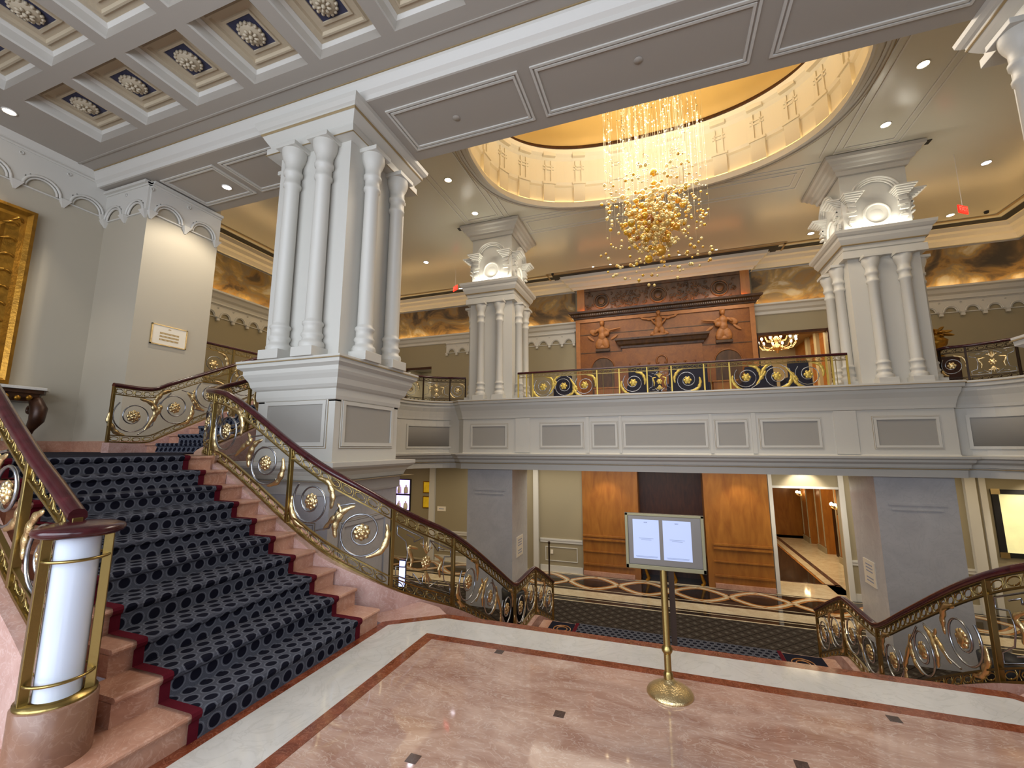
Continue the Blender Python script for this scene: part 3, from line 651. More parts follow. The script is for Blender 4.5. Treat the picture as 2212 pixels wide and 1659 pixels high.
def far_pier(x0, x1, y0, y1, label):
    t = thing('pier', ((x0+x1)/2, (y0+y1)/2, ZL), label, 'pier')
    MB().box(x0-.01, x1+.01, y0-.01, y1+.01, ZL, 1.0).build('lower_shaft', 'marblewall', t)
    for a in ((x0+.2, x1-.2, .36, .42), (x0+.26, x1-.26, .25, .28)): MB().box(a[0], a[1], y0-.03, y0, a[2], a[3]).build('panel_moulding', 'marblewall', t)
    MB().box(x0, x1, y0, y1, 1.0, 6.5).build('shaft', 'paint', t)
    add_columns(t, x0, x1, y0, y1, 3.12, 6.28, 'SEWN', r=.112, off=.1)
    o = outer(x0, x1, y0, y1)
    MB().box(x0-.12, x1+.12, y0-.12, y1+.12, 6.28, 6.46).build('architrave', 'paint', t, bevel=.005)
    MB().sweep([(d*1.05+.03, z*1.15+6.44) for d, z in ENT], o, closed=True).box(x0, x1, y0, y1, 6.4, 6.965).build('cornice', 'paint', t)
    MB().sweep([(.13, 6.60), (.145, 6.62), (.145, 6.632), (.13, 6.632)], o, closed=True).build('gilded_line', 'goldline', t)
    g = .03; MB().box(x0+g, x1-g, y0+g, y1-g, 6.96, 9.0).build('capital_block', 'paint', t)
    cx, cy_ = (x0+x1)/2, (y0+y1)/2; hw, hy = (x1-x0)/2-g, (y1-y0)/2-g
    for c, n in (((cx, y0+g), (0, -1)), ((x1-g, cy_), (1, 0)), ((x0+g, cy_), (-1, 0))): oculus_face(t, c, n, hw, 7.03)
    MB().sweep([(-.02, 8.55), (.02, 8.56), (.04, 8.6), (.05, 8.66), (.12, 8.70), (.15, 8.78), (.2, 8.8), (.24, 8.87), (.30, 8.9), (.31, 8.98), (-.02, 8.98)], o, closed=True).build('crown', 'paint', t)
    MB().sweep([(.152, 8.785), (.16, 8.795)], o, closed=True).build('gilded_line', 'goldline', t)
    z = 6.99
    for lx, ly, ax_, ay_ in ((cx, y0-.14, cx, y0+.3), (x1+.14, cy_, x1-.3, cy_), (x0-.14, cy_, x0+.3, cy_)):
        light('AREA', 'capital_uplight', (lx, ly, z), 8, (1, .95, .82), 1.2 if ly < y0 else .1, .1 if ly < y0 else 1.2, aim=(ax_*.55+lx*.45, ay_*.55+ly*.45, 8.0))
    return t
far_pier(-5.80, -4.35, 12.3, 13.75, 'white pier with lit arched capital standing on the left end of the far balcony')
far_pier(4.54, 5.98, 12.3, 13.75, 'white pier with lit arched capital standing on the right end of the far balcony')
# ------------------------------------------------------------------ balcony parapet (fascia)
def arc(cx, cy_, r, a0, a1, n=10, ry=None): return [(cx+r*cos(radians(a0+(a1-a0)*i/n)), cy_+(ry or r)*sin(radians(a0+(a1-a0)*i/n))) for i in range(n+1)]
FL = [(-7.5, 8.3)]+arc(-6.05, 10.9, 1.5, 180, 90, 10, 1.62)
FC = [(-5.95, 12.2), (6.12, 12.2)]
FR = arc(6.0, 10.95, 1.35, 90, 0, 10, 1.5)+[(7.35, 6.3)]
FPATH = FL[:-1]+[(-6.0, 12.46), (-5.95, 12.2), (6.12, 12.2), (6.14, 12.42)]+FR[1:]
FPATH = FL[:-1]+FC+FR[1:]
fas = [(-.09, 1.0), (.06, 1.0), (.07, 1.16), (.09, 1.17), (.09, 1.2), (.12, 1.21), (.13, 1.28), (.2, 1.33), (.21, 1.38), (.27, 1.41), (.28, 1.455), (.02, 1.47), (.0, 1.5), (0, 2.52), (.03, 2.53), (.04, 2.6), (.06, 2.68), (.09, 2.78), (.15, 2.9), (.16, 2.97), (.21, 2.99), (.22, 3.07), (.24, 3.08), (.24, 3.12), (-.09, 3.12)]
t = thing('balcony_parapet', (0, 12.2, 1.0), 'pale stone balcony front with recessed grey panels running across the atrium', 'balcony')
MB().sweep(fas, FPATH).build('fascia', 'paint', t)
MB().sweep([(.075, 1.168), (.10, 1.168), (.10, 1.19)], FPATH, cap=False).build('gilded_line', 'goldline', t)
MB().sweep([(.236, 3.065), (.246, 3.065), (.246, 3.08), (.236, 3.08)], FPATH, cap=False).build('gilded_line', 'goldline', t)
for a, b in ((-5.70, -4.45), (-3.45, -2.15), (-1.93, -1.19), (-1.07, 1.10), (1.25, 2.03), (2.27, 3.60), (4.60, 5.85)): wallpanel(t, 'y', 12.2, a, b, 1.62, 2.37)
for a, b in ((-4.2, -3.75), (-2.08, -1.99), (-1.16, -1.1), (1.13, 1.2), (2.1, 2.2), (3.85, 4.3)): MB().box(a, b, 12.175, 12.2, 1.5, 2.52).build('pilaster_strip', 'paint', t)
def curved_panel(t, pts, z0, z1):
    o = .02
    pn = MB().sweep([(.002, z0+.06), (.004, z0+.06), (.004, z1-.06)], pts, cap=False, smooth=True).build('panel', 'panel', t)
    m = MB(); m.sweep([(0, z0), (.03, z0), (.03, z0+.06), (0, z0+.06)], pts).sweep([(0, z1-.06), (.03, z1-.06), (.03, z1), (0, z1)], pts)
    for p, q in ((pts[0], pts[1]), (pts[-2], pts[-1])):
        e = p if p is pts[0] else q; d = Vector((q[0]-p[0], q[1]-p[1], 0)).normalized(); n = Vector((d.y, -d.x, 0))
        m.obox(Vector((e[0], e[1], (z0+z1)/2))+n*.015, d*.03, n*.016, (0, 0, (z1-z0)/2))
    m.build('panel_moulding', 'paint', pn)
curved_panel(t, FL[3:-1], 1.62, 2.37); curved_panel(t, FR[2:], 1.62, 2.37)
# ------------------------------------------------------------------ stairs
RIS, TR, XS = .155, .267, -2.585
def step_box(mb, x0, x1, y0, y1, z0, z1): mb.box(x0, x1, y0, y1, z0, z1)
def side_stair(sg, label, label2):
    """flight rising away from the landing towards -x (sg=1) or +x (sg=-1)"""
    f = lambda x: x*sg
    t = thing('staircase', (f(-3.8), 2.7, 0), label, 'staircase')
    for k in range(1, 11):
        x = XS-TR*(k-1); z = RIS*k
        y0, y1 = 1.77, 3.60
        if k == 1: y0 = 1.12
        if k == 2: y0 = 1.66
        prof = [(0, 0), (0, -.10), (.015, -.11), (.015, -.12), (.0, -.125), (0, -RIS)]
        # solid body and a rounded nosing
        m = MB(); xb = XS-TR*10 if k == 10 else x-TR*1.05
        a, b = sorted((f(xb), f(x-.025))); m.box(a, b, y0, y1, z-RIS, z-.03)
        pf = [(x-TR*1.1 if k < 10 else xb, z), (x-.012, z), (x-.002, z-.005), (x+.002, z-.016), (x-.003, z-.028), (x-.02, z-.032), (x-TR*1.1 if k < 10 else xb, z-.032)]
        v = [(f(px), yy, pz) for yy in (y0, y1) for px, pz in pf]; n = len(pf)
        m.add(v, [tuple(range(n)), tuple(range(2*n-1, n-1, -1))]+[(i, (i+1) % n, n+(i+1) % n, n+i) for i in range(n)])
        if k == 1:
            m.lathe([(.36, 0), (.36, z-.03), (.375, z-.026), (.378, z-.012), (.37, z+.0005)], (f(-2.95), 1.36, 0), 32, smooth=False)
            a, b = sorted((f(-2.95), f(x-.025)))
        m.build('step', 'pinkstep', t)
    # runner
    r = MB(); yA, yB = 1.95, 3.28
    def strip(pts, y0, y1):
        L = 0; o = len(r.v); vv = []
        for i, p in enumerate(pts):
            if i: L += hypot(p[0]-pts[i-1][0], p[1]-pts[i-1][1])
            for y in (y0, y1): r.uv[len(r.v)+len(vv)] = (y, L); vv.append((f(p[0]), y, p[1]))
        r.add(vv, [(2*i, 2*i+1, 2*i+3, 2*i+2) for i in range(len(pts)-1)])
    pts = [(XS-.012, .0)]
    for k in range(1, 11):
        x = XS-TR*(k-1); z = RIS*k
        pts += [(x-.012, z-.05), (x+.006, z-.034), (x+.013, z-.012), (x+.006, z+.006), (x-.012, z+.011)]
        pts += [(x-TR-.010, z+.011)] if k < 10 else [(x-TR+.03, z+.011)]
    strip(pts, yA, yB); rr = tag(r.build('stair_runner', 'dots'), label2, 'carpet')
    for y0, y1 in ((yA-.06, yA), (yB, yB+.06)):
        r = MB(); q = [(p[0]+.001, p[1]+.0005) for p in pts]; strip(q, y0, y1); r.uv = {}
        r.build('edging', 'red', rr)
    return t
side_stair(1, 'rose marble flight of stairs rising to the left from the landing', 'navy dotted stair runner with burgundy edges going up the left flight')
side_stair(-1, 'rose marble flight of stairs rising off the right edge of the photo', 'navy dotted stair runner on the flight beyond the right edge')
# upper landing, left
mb = MB(); mb.prism([(-10.7, 1.66), (-5.04, 1.66), (-5.04, 3.66), (-5.15, 3.80), (-5.7, 4.0), (-6.2, 4.45), (-6.3, 4.64), (-8.1, 4.64), (-8.1, 4.95), (-10.7, 4.95)], 1.25, 1.55); struct('floor', mb, 'pinkstep')
mb = MB(); mb.prism([(-10.4, 1.9), (-5.0, 1.9), (-5.0, 3.33), (-5.4, 3.5), (-6.5, 4.3), (-6.6, 4.6), (-8.0, 4.6), (-8.1, 4.8), (-10.4, 4.8)], 1.55, 1.564); tag(mb.build('landing_carpet', 'navy'), 'dark navy carpet covering the upper left stair landing', 'carpet')
# second flight, left, rising away from the viewer
R2, T2, Y2 = .155, .32, 4.64
t = thing('staircase', (-7.2, 5, 1.55), 'upper rose marble flight climbing behind the foreground pier to the mezzanine', 'staircase')
r = MB(); pts = [(Y2-.012, 1.568)]
for k in range(1, 11):
    y = Y2+T2*(k-1); z = 1.55+R2*k
    m = MB(); m.box(-8.02, -6.3, y+.025, y+T2+.03, z-R2-.2, z-.03).box(-8.02, -6.3, y-.005, y+T2+.03, z-.03, z); m.build('step', 'pinkstep', t, bevel=.008)
    pts += [(y+.012, z-.05), (y-.012, z-.03), (y-.016, z-.01), (y-.008, z+.008), (y+.01, z+.011), (y+T2+.010, z+.011)]
L = 0; vv = []
for i, p in enumerate(pts):
    if i: L += hypot(p[0]-pts[i-1][0], p[1]-pts[i-1][1])
    for x in (-7.74, -6.55): r.uv[len(vv)] = (x, L); vv.append((x, p[0], p[1]))
r.add(vv, [(2*i, 2*i+1, 2*i+3, 2*i+2) for i in range(len(pts)-1)])
tag(r.build('stair_runner', 'dots'), 'navy dotted runner on the upper flight behind the stair rail', 'carpet')
# descending flight in front, intermediate landing, second flight
t = thing('staircase', (0, 6, ZL), 'wide stairs descending from the landing to the lobby floor beyond the sign', 'staircase')
SX0, SX1 = -2.3, 2.3
for i in range(1, 11): MB().box(SX0, SX1, EDGE+.06+.28*(i-1), EDGE+.06+.28*i+(0 if i < 10 else 1.36), -1.9 if i > 3 else -1.0, -.155*i).build('step', 'pinkstep', t, bevel=.006)
for i in range(1, 9): MB().box(SX0, SX1, 8.29+.3*(i-1), 8.29+.3*i, ZL, -1.55-.161*i).build('step', 'pinkstep', t, bevel=.006)
MB().box(SX0, SX1, 6.3, 8.29, ZL, -1.9).build('base', 'pinkwall', t)
for a, b in ((-2.12, -1.69), (1.59, 2.12)): MB().box(a, b, 6.95, 8.25, -1.55, -1.54).build('carpet_border', 'navy', t)
m = MB(); m.box(-1.62, 1.52, 6.95, 8.29, -1.549, -1.535)
for i in range(8): m.uv[i] = (m.v[i][0], m.v[i][1])
rn = tag(m.build('stair_runner', 'dots'), 'dotted runner carpet on the half landing below the edge of the floor', 'carpet')
for a, b in ((-1.68, -1.62), (1.52, 1.58)): MB().box(a, b, 6.95, 8.29, -1.549, -1.534).build('edging', 'red', rn)
m = MB()
for x in (-1.87, 1.8):
    for r_ in (.15, .09): m.tube([(x+r_*cos(q), 7.95+r_*sin(q), -1.538) for q in [2*pi*k/20 for k in range(20)]], .012, 4, closed=True)
m.build('medallion', 'ochre_m', t)
# ------------------------------------------------------------------ curbs and balustrades
class Path:
    def __init__(s, pts, sm=True, n=8):
        P = [Vector(p) for p in pts]
        if sm:
            Q = []
            for i in range(len(P)-1):
                a, b, c, d = P[max(i-1, 0)], P[i], P[i+1], P[min(i+2, len(P)-1)]
                L = (c-b).length
                ta = (c-a)*(L/max(1e-6, (c-a).length)) if i > 0 else (c-b); tb = (d-b)*(L/max(1e-6, (d-b).length)) if i < len(P)-2 else (c-b)
                k = max(1, min(n, int(L/.06)))
                for j in range(k):
                    t = j/k; Q.append(b*(2*t**3-3*t**2+1)+ta*(t**3-2*t**2+t)+c*(-2*t**3+3*t**2)+tb*(t**3-t**2))
            Q.append(P[-1]); P = Q
        s.P = P; s.S = [0]
        for i in range(1, len(P)): s.S.append(s.S[-1]+hypot(P[i].x-P[i-1].x, P[i].y-P[i-1].y))
        s.L = s.S[-1]
    def at(s, q):
        q = min(max(q, 0), s.L-1e-6); lo, hi = 0, len(s.S)-1
        while hi-lo > 1:
            m = (lo+hi)//2
            if s.S[m] <= q: lo = m
            else: hi = m
        t = (q-s.S[lo])/max(1e-9, s.S[hi]-s.S[lo]); p = s.P[lo].lerp(s.P[hi], t); d = s.P[hi]-s.P[lo]
        return p, Vector((d.x, d.y, 0)).normalized(), d.z/max(1e-6, hypot(d.x, d.y))
    def mp(s, q, v, o=0, s0=None):
        p, d, _ = s.at(q); z = s.at(s0)[0].z if s0 is not None else p.z
        return Vector((p.x+d.y*o, p.y-d.x*o, z+v))
    def line(s, a, b, v, o=0, step=.06): n = max(1, int((b-a)/step)); return [s.mp(a+(b-a)*i/n, v, o) for i in range(n+1)]
def curb(path, zlow, w_=.1, mat='pinkwall', top='pinkstep', parent=None, name='curb', over=.012):
    v = []; f = []; N = len(path.P)
    for i in range(N):
        p = path.P[i]; _, d, _ = path.at(path.S[i]); n = Vector((d.y, -d.x, 0)); zb = zlow(p) if callable(zlow) else zlow
        v += [p-n*w_, p+n*w_, Vector((p.x+n.x*w_, p.y+n.y*w_, zb)), Vector((p.x-n.x*w_, p.y-n.y*w_, zb))]
    for i in range(N-1):
        for j in range(4): f.append((4*i+j, 4*i+4+j, 4*i+4+(j+1) % 4, 4*i+(j+1) % 4))
    f += [(0, 1, 2, 3), (4*N-1, 4*N-2, 4*N-3, 4*N-4)]
    m = MB(); m.add(v, f); return m.build(name, mat, parent)
def ringband(P, a, b, v0, hgt, rt, pitch, o=0, seg=14, bead=True, name='ring_border', mat='brass', parent=None, res=4):
    n = max(1, int((b-a)/pitch)); p = (b-a)/n; m = MB()
    for i in range(n):
        c = a+p*(i+.5); sl = P.at(c)[2]; k = 1/sqrt(1+sl*sl)
        rx, rz = p*.36, hgt*.36
        pts = [P.mp(c+rx*cos(q), v0+hgt/2+rz*sin(q)) for q in [2*pi*j/seg for j in range(seg)]]
        m.tube(pts, rt, res, closed=True)
        if bead:
            e = a+p*i
            m.tube([P.mp(e-.012, v0+.004), P.mp(e+.004, v0+hgt/2), P.mp(e-.012, v0+hgt-.004)], rt*.8, res)
            m.tube([P.mp(e+.03, v0+.004), P.mp(e+.012, v0+hgt/2), P.mp(e+.03, v0+hgt-.004)], rt*.8, res)
            m.ball(P.mp(c, v0+hgt*.18), rt*1.5, 6)
    return m.build(name, mat, parent)
def spiral(P, c, vc, R, turns, dirn, a0, seg=40, s0=None, r0=.22):
    pts = []
    for i in range(seg+1):
        t = i/seg; a = a0+dirn*2*pi*turns*t; r = R*((1-t)+r0*t)
        pts.append(P.mp(c+r*cos(a), vc+r*sin(a), 0, s0 if s0 is not None else c))
    return pts
def leaf(m, pts, w_, nrm, lobes=5, n=6):
    """acanthus leaf: flattened lobed tube along pts"""
    N = 22; Q = []; R = []
    V_ = [Vector(p) for p in pts]
    for i in range(N+1):
        t = i/N*(len(V_)-1); k = min(int(t), len(V_)-2); u = t-k
        a, b, c, d = V_[max(k-1, 0)], V_[k], V_[k+1], V_[min(k+2, len(V_)-1)]
        Q.append(.5*((2*b)+(c-a)*u+(2*a-5*b+4*c-d)*u*u+(3*b-a-3*c+d)*u**3)); s = i/N
        R.append(w_*(.12+.88*sin(pi*min(1, s*.93+.05))**.8)*(.66+.34*abs(sin(pi*lobes*s))))
    m.tube(Q, R, n, flat=nrm)
def rosette(P, c, vc, r, parent, mat='gold', lod=1, s0=None, name='rosette'):
    p = P.mp(c, vc, 0, s0); _, d, _ = P.at(c); n = Vector((d.y, -d.x, 0)); m = MB(); B = Matrix((d, n, Vector((0, 0, 1)))).transposed()
    m.ball(p, r*.8, 8 if lod else 6, 1, .35, 1, B)
    k = 8 if lod else 6
    for i in range(k):
        a = 2*pi*i/k; q = p+d*(r*.68*cos(a))+Vector((0, 0, r*.68*sin(a))); m.ball(q, r*.36, 6, 1, .6, 1, B)
    if lod:
        for i in range(5):
            a = 2*pi*i/5+.3; q = p+n*.01+d*(r*.3*cos(a))+Vector((0, 0, r*.3*sin(a))); m.ball(q, r*.26, 6, 1, 1.1, 1, B)
    return m.build(name, mat, parent)
def scroll_panel(P, a, b, v0, v1, n, t, lod, gm, flip=1, sm='steel', rt=.0105):
    L = (b-a)/n; H = v1-v0
    for i in range(n):
        c = a+L*(i+.5); sl = P.at(c)[2]; kk = 1/sqrt(1+sl*sl); R = min(L*.49, H*.5*((.25+.75*kk) if abs(sl) > .05 else 1)); s_ = flip*(1 if i % 2 == 0 else -1)
        vc = v0+H/2
        m = MB(); m.tube(spiral(P, c, vc, R, 1.75, s_, pi*.5*s_+pi*.25, 44 if lod else 30), rt, 6 if lod else 4)
        m.build('scroll', sm, t)
        rosette(P, c, vc, R*(.34 if lod else .36), t, gm, lod)
        nr = P.at(c)[1]; nr = Vector((nr.y, -nr.x, 0))
        m = MB(); cc = c
        leaf(m, [P.mp(c-R*1.05, vc+s_*R*.2, 0, cc), P.mp(c-R*1.08, vc-s_*R*.3, 0, cc), P.mp(c-R*.75, vc-s_*R*.85, 0, cc), P.mp(c-R*.3, vc-s_*R*1.05, 0, cc)], R*.17, nr)
        m.build('leaf', gm, t)
        m = MB()
        leaf(m, [P.mp(c+R*.2, vc+s_*R*1.0, 0, cc), P.mp(c+R*.8, vc+s_*R*.8, 0, cc), P.mp(c+R*1.05, vc+s_*R*.25, 0, cc), P.mp(c+R*1.0, vc-s_*R*.25, 0, cc)], R*.17, nr)
        m.build('leaf', gm, t)
        if i < n-1:
            d_ = c+L
            m = MB(); m.tube([P.mp(c+R*.3, vc-s_*R*.98), P.mp(c+R*.95, vc-s_*R*.55), P.mp(c+L/2, vc), P.mp(d_-R*.95, vc+s_*R*.55), P.mp(d_-R*.3, vc+s_*R*.98)], rt, 5)
            m.build('stem', sm, t)
            m = MB(); leaf(m, [P.mp(c+L*.3, vc-s_*R*.75), P.mp(c+L*.5, vc-s_*R*.05), P.mp(c+L*.62, vc+s_*R*.35), P.mp(c+L*.56, vc+s_*R*.6)], R*.16, nr); m.build('leaf', gm, t)
def key_panel(P, a, b, v0, v1, t, lod, gm, sm='steel', rt=.008):
    c = (a+b)/2; W = (b-a)*.46; H = (v1-v0)*.48; vc = (v0+v1)/2
    for sx in (-1, 1):
        for sy in (-1, 1):
            q = [(.12, .55), (.12, .95), (1, .95), (1, .62), (.72, .5), (.66, .12), (.66, 0)]
            q2 = [(.12, .95), (.45, .62), (.45, .78), (.7, .78)]
            m = MB(); m.tube([P.mp(c+sx*W*x, vc+sy*H*y) for x, y in q], rt, 4); m.tube([P.mp(c+sx*W*x, vc+sy*H*y) for x, y in q2], rt*.9, 4); m.build('fret', sm, t)
    rosette(P, c, vc, H*.27, t, gm, lod, name='flower')
    nr = P.at(c)[1]; nr = Vector((nr.y, -nr.x, 0))
    for sy in (-1, 1):
        m = MB()
        for dx in (-.09, -.045, 0, .045, .09):
            leaf(m, [P.mp(c, vc+sy*H*.34), P.mp(c+dx*.5, vc+sy*H*.6), P.mp(c+dx, vc+sy*H*(.86-abs(dx)*2))], .016 if lod else .02, nr, 2, 5)
        m.build('palmette', gm, t)
    for sx in (-1, 1):
        m = MB(); leaf(m, [P.mp(c+sx*W*.3, vc+H*.42), P.mp(c+sx*W*.62, vc+H*.3), P.mp(c+sx*W*.5, vc-H*.1), P.mp(c+sx*W*.55, vc-H*.45)], .03, nr, 5)
        m.build('leaf', gm, t)
def balustrade(label, pts, h, segs, posts, gm='gold', lod=1, sm_=True, group=None, ends=(0, 0), rails='brass', cat='balustrade', barmat='brass', low=True):
    P = pts if isinstance(pts, Path) else Path(pts, sm_); L = P.L
    t = thing('balustrade', P.mp(L/2, 0), label, cat, group)
    # handrail
    m = MB(); n = max(2, int(L/.05)); prof = [(-.042, -.016), (-.038, .012), (-.024, .028), (0, .034), (.024, .028), (.038, .012), (.042, -.016), (.028, -.032), (-.028, -.032)]
    v = []; f = []; K = len(prof)
    for i in range(n+1):
        q = -ends[0]+(L+ends[0]+ends[1])*i/n
        for o, z in prof:
            p, d, sl = P.at(q); e = q-min(max(q, 0), L)
            b = P.mp(min(max(q, 0), L), h-.03+z, o); b = b+d*e; b.z += sl*e*0; v.append(b)
    for i in range(n):
        for j in range(K): f.append((i*K+j, i*K+(j+1) % K, (i+1)*K+(j+1) % K, (i+1)*K+j))
    m.add(v, f, True); m.add(v[:K], [tuple(range(K))]); m.add(v[-K:], [tuple(range(K-1, -1, -1))]); m.build('handrail', 'rail', t)
    bt = .007
    def bar(v_, nm, hh=.008, ww=.014):
        m = MB(); m.sweep([(-ww, v_-hh), (ww, v_-hh), (ww, v_+hh), (-ww, v_+hh), (-ww, v_-hh)], [tuple(x) for x in P.line(0, L, 0)], cap=False); m.build(nm, rails, t)
    bar(h-.066, 'top_bar', .006, .02); vt = h-.175; bar(vt, 'upper_bar')
    bar(.012, 'bottom_bar', .010, .02); vb = .115 if low else .03
    if low: bar(vb, 'lower_bar')
    edges = [0]+sorted(posts)+[L]
    for a, b in zip(edges[:-1], edges[1:]):
        if b-a < .12: continue
        ringband(P, a+.025, b-.025, vt+.008, .094, .006 if lod else .0065, .125, parent=t, seg=12 if lod else 8, res=4 if lod else 3, mat=rails)
        if low: ringband(P, a+.025, b-.025, .022, .084, .006 if lod else .0065, .14, parent=t, seg=12 if lod else 8, res=4 if lod else 3, mat=rails)
    for q in edges:
        q = min(max(q, .012), L-.012); p, d, _ = P.at(q); n_ = Vector((d.y, -d.x, 0)); m = MB()
        m.obox(P.mp(q, (h-.05)/2), d*.019, n_*.022, (0, 0, (h-.05)/2)); m.build('post', barmat, t, bevel=.003)
    for sg in segs:
        a, b, ty = sg[:3]
        if ty == 'scroll': scroll_panel(P, a+.02, b-.02, vb+.01, vt-.01, sg[3], t, lod, gm, sg[4] if len(sg) > 4 else 1)
        elif ty == 'key': key_panel(P, a+.02, b-.02, vb+.01, vt-.01, t, lod, gm)
        elif ty == 'bars':
            for i in range(sg[3]):
                q = a+(b-a)*(i+.5)/sg[3]; m = MB(); m.tube([P.mp(q, .02), P.mp(q, h-.06)], .009, 6); m.build('baluster', rails, t)
    return t
H0 = .87
# rear rail of the left flight: from the upper flight round the landing, down the flight, round the well and down to the lobby
RL = [(-6.2, 7.8, 3.27), (-6.2, 6.6, 2.69), (-6.2, 5.2, 2.01), (-6.2, 4.8, 1.82), (-6.1, 4.4, 1.68), (-5.8, 4.05, 1.58), (-5.35, 3.82, 1.52), (-4.98, 3.73, 1.44), (-4.5, 3.7, 1.20), (-3.9, 3.7, .84), (-3.5, 3.7, .63), (-3.2, 3.73, .485),
      (-2.97, 3.86, .34), (-2.8, 4.06, .18), (-2.66, 4.38, .0), (-2.53, 4.8, -.2), (-2.47, 5.3, -.47), (-2.47, 6.3, -1.02), (-2.47, 7.0, -1.41), (-2.47, 7.2, -1.47), (-2.47, 8.2, -1.47), (-2.46, 8.4, -1.53), (-2.42, 9.5, -2.06)]
PR = Path(RL)
def s_of(P, x, y): return min(range(len(P.P)), key=lambda i: hypot(P.P[i].x-x, P.P[i].y-y))
def S(P, x, y): return P.S[s_of(P, x, y)]
s1 = S(PR, -5.35, 3.82); s2 = S(PR, -3.9, 3.7); s3 = S(PR, -2.78, 4.08); s4 = S(PR, -2.47, 4.95); s5 = S(PR, -2.47, 7.15); s6 = S(PR, -2.47, 8.35)
s0 = S(PR, -6.2, 5.0)
lowf = lambda p: -3.0 if p.y > 3.9 or p.x < -4.9 else max(-.3, p.z-1.3)
struct('trim_40', MB(), 'pinkwall') if False else None
tR = balustrade('brass scroll rail on a pink marble curb sweeping down before the foreground pier', PR, H0,
           [(0, s0, 'scroll', 4), (s0+.02, s1, 'scroll', 3), (s1, s2, 'scroll', 2), (s2, s3, 'scroll', 2), (s3, s4, 'key'), (s4, s5, 'scroll', 3), (s5, s6, 'scroll', 2), (s6, PR.L, 'scroll', 2)], [s0, s1, s2, s3, s4, s5, s6])
curb(PR, lambda p: (-3.0 if p.y > 4.3 and p.x > -3 else (p.z-.8 if p.x < -2.9 else -3.0)), .1, parent=tR)
# mirrored rail to the right of the well
RR = [(-x+.0, y, z) for x, y, z in RL[8:]]
PQ = Path(RR); t2 = S(PQ, 3.9, 3.7); t3 = S(PQ, 2.78, 4.08); t4 = S(PQ, 2.47, 4.95); t5 = S(PQ, 2.47, 7.15); t6 = S(PQ, 2.47, 8.35)
tQ = balustrade('brass scroll rail on a pink marble curb at the lower right of the photo', PQ, H0,
           [(0, t2, 'scroll', 1), (t2, t3, 'scroll', 2), (t3, t4, 'key'), (t4, t5, 'scroll', 3), (t5, t6, 'scroll', 2), (t6, PQ.L, 'scroll', 2)], [t2, t3, t4, t5, t6])
curb(PQ, lambda p: (-3.0 if p.y > 4.3 and p.x < 3 else (p.z-.8 if p.x > 2.9 else -3.0)), .1, parent=tQ)
for sg in (-1, 1):
    mb = MB(); q = [(-2.62, 3.68), (-2.13, 4.07), (-2.3, 4.22), (-2.55, 4.3), (-2.72, 4.2), (-2.98, 3.8)]
    if sg < 0: q = [(-x, y) for x, y in q][::-1]
    mb.prism(q, -3, -.002); mb.build('curb_foot', 'pinkwall', tR if sg > 0 else tQ)
# near rail of the left flight, ending on the newel
RN = [(-10.6, 1.68, 1.62), (-5.4, 1.68, 1.62), (-5.0, 1.65, 1.53), (-4.6, 1.60, 1.38), (-4.1, 1.54, 1.12), (-3.8, 1.515, .95), (-3.55, 1.495, .81), (-3.3, 1.48, .68), (-2.99, 1.455, .52)]
for sg, lab, lab2 in ((1, 'brass scroll rail on a pink curb running off the left edge from the newel', ''),
                      (-1, 'brass scroll rail beyond the right edge of the photo, nearest the viewer', 'rose marble curb beyond the right edge of the photo, nearest the viewer')):
    PN = Path([(sg*x, y, z) for x, y, z in RN]); a = S(PN, sg*-5.2, 1.68); b = S(PN, sg*-3.62, 1.5)
    if sg > 0: tN = balustrade(lab, PN, .80, [(a-1.6, a, 'scroll', 3), (a, b, 'scroll', 3, -1), (b, PN.L, 'scroll', 1, -1)], [a-1.6, a, b]); curb(PN, 0, .085, parent=tN)
    else: tag(curb(PN, 0, .085, name='stair_curb'), lab2, 'curb')
    # newel
    nx, ny = sg*-2.9, 1.43
    t = thing('newel_post', (nx, ny, .155), ('round newel with frosted white core, brass bars, mahogany cap and rose marble base' if sg > 0 else 'round newel of the flight beyond the right edge of the photo'), 'newel post')
    MB().lathe([(.158, .155), (.158, .42), (.15, .428), (0, .43)], (nx, ny, 0), 40).build('base', 'newelbase', t)
    MB().lathe([(.15, .428), (.15, .442), (0, .442)], (nx, ny, 0), 40).build('brass_disc', 'brass', t)
    MB().lathe([(.09, .44), (.09, 1.2)], (nx, ny, 0), 32).build('glass_core', 'alabaster', t)
    for k in (-104, 58, 150):
        q = radians(k if sg > 0 else 180-k); c = Vector((nx+.118*cos(q), ny+.118*sin(q), .82)); u = Vector((cos(q), sin(q), 0)); w_ = Vector((-sin(q), cos(q), 0))
        MB().obox(c, u*.02, w_*.022, (0, 0, .385)).build('bar', 'brass', t, bevel=.003)
    for z in (.53, 1.09):
        m = MB(); m.tube([(nx+.128*cos(2*pi*i/32), ny+.128*sin(2*pi*i/32), z) for i in range(32)], .008, 6, closed=True); m.build('brass_ring', 'brass', t)
    MB().lathe([(.10, 1.198), (.15, 1.20), (.175, 1.212), (.182, 1.228), (.175, 1.244), (.14, 1.256), (.08, 1.262), (0, 1.264)], (nx, ny, 0), 44).build('cap', 'rail', t)
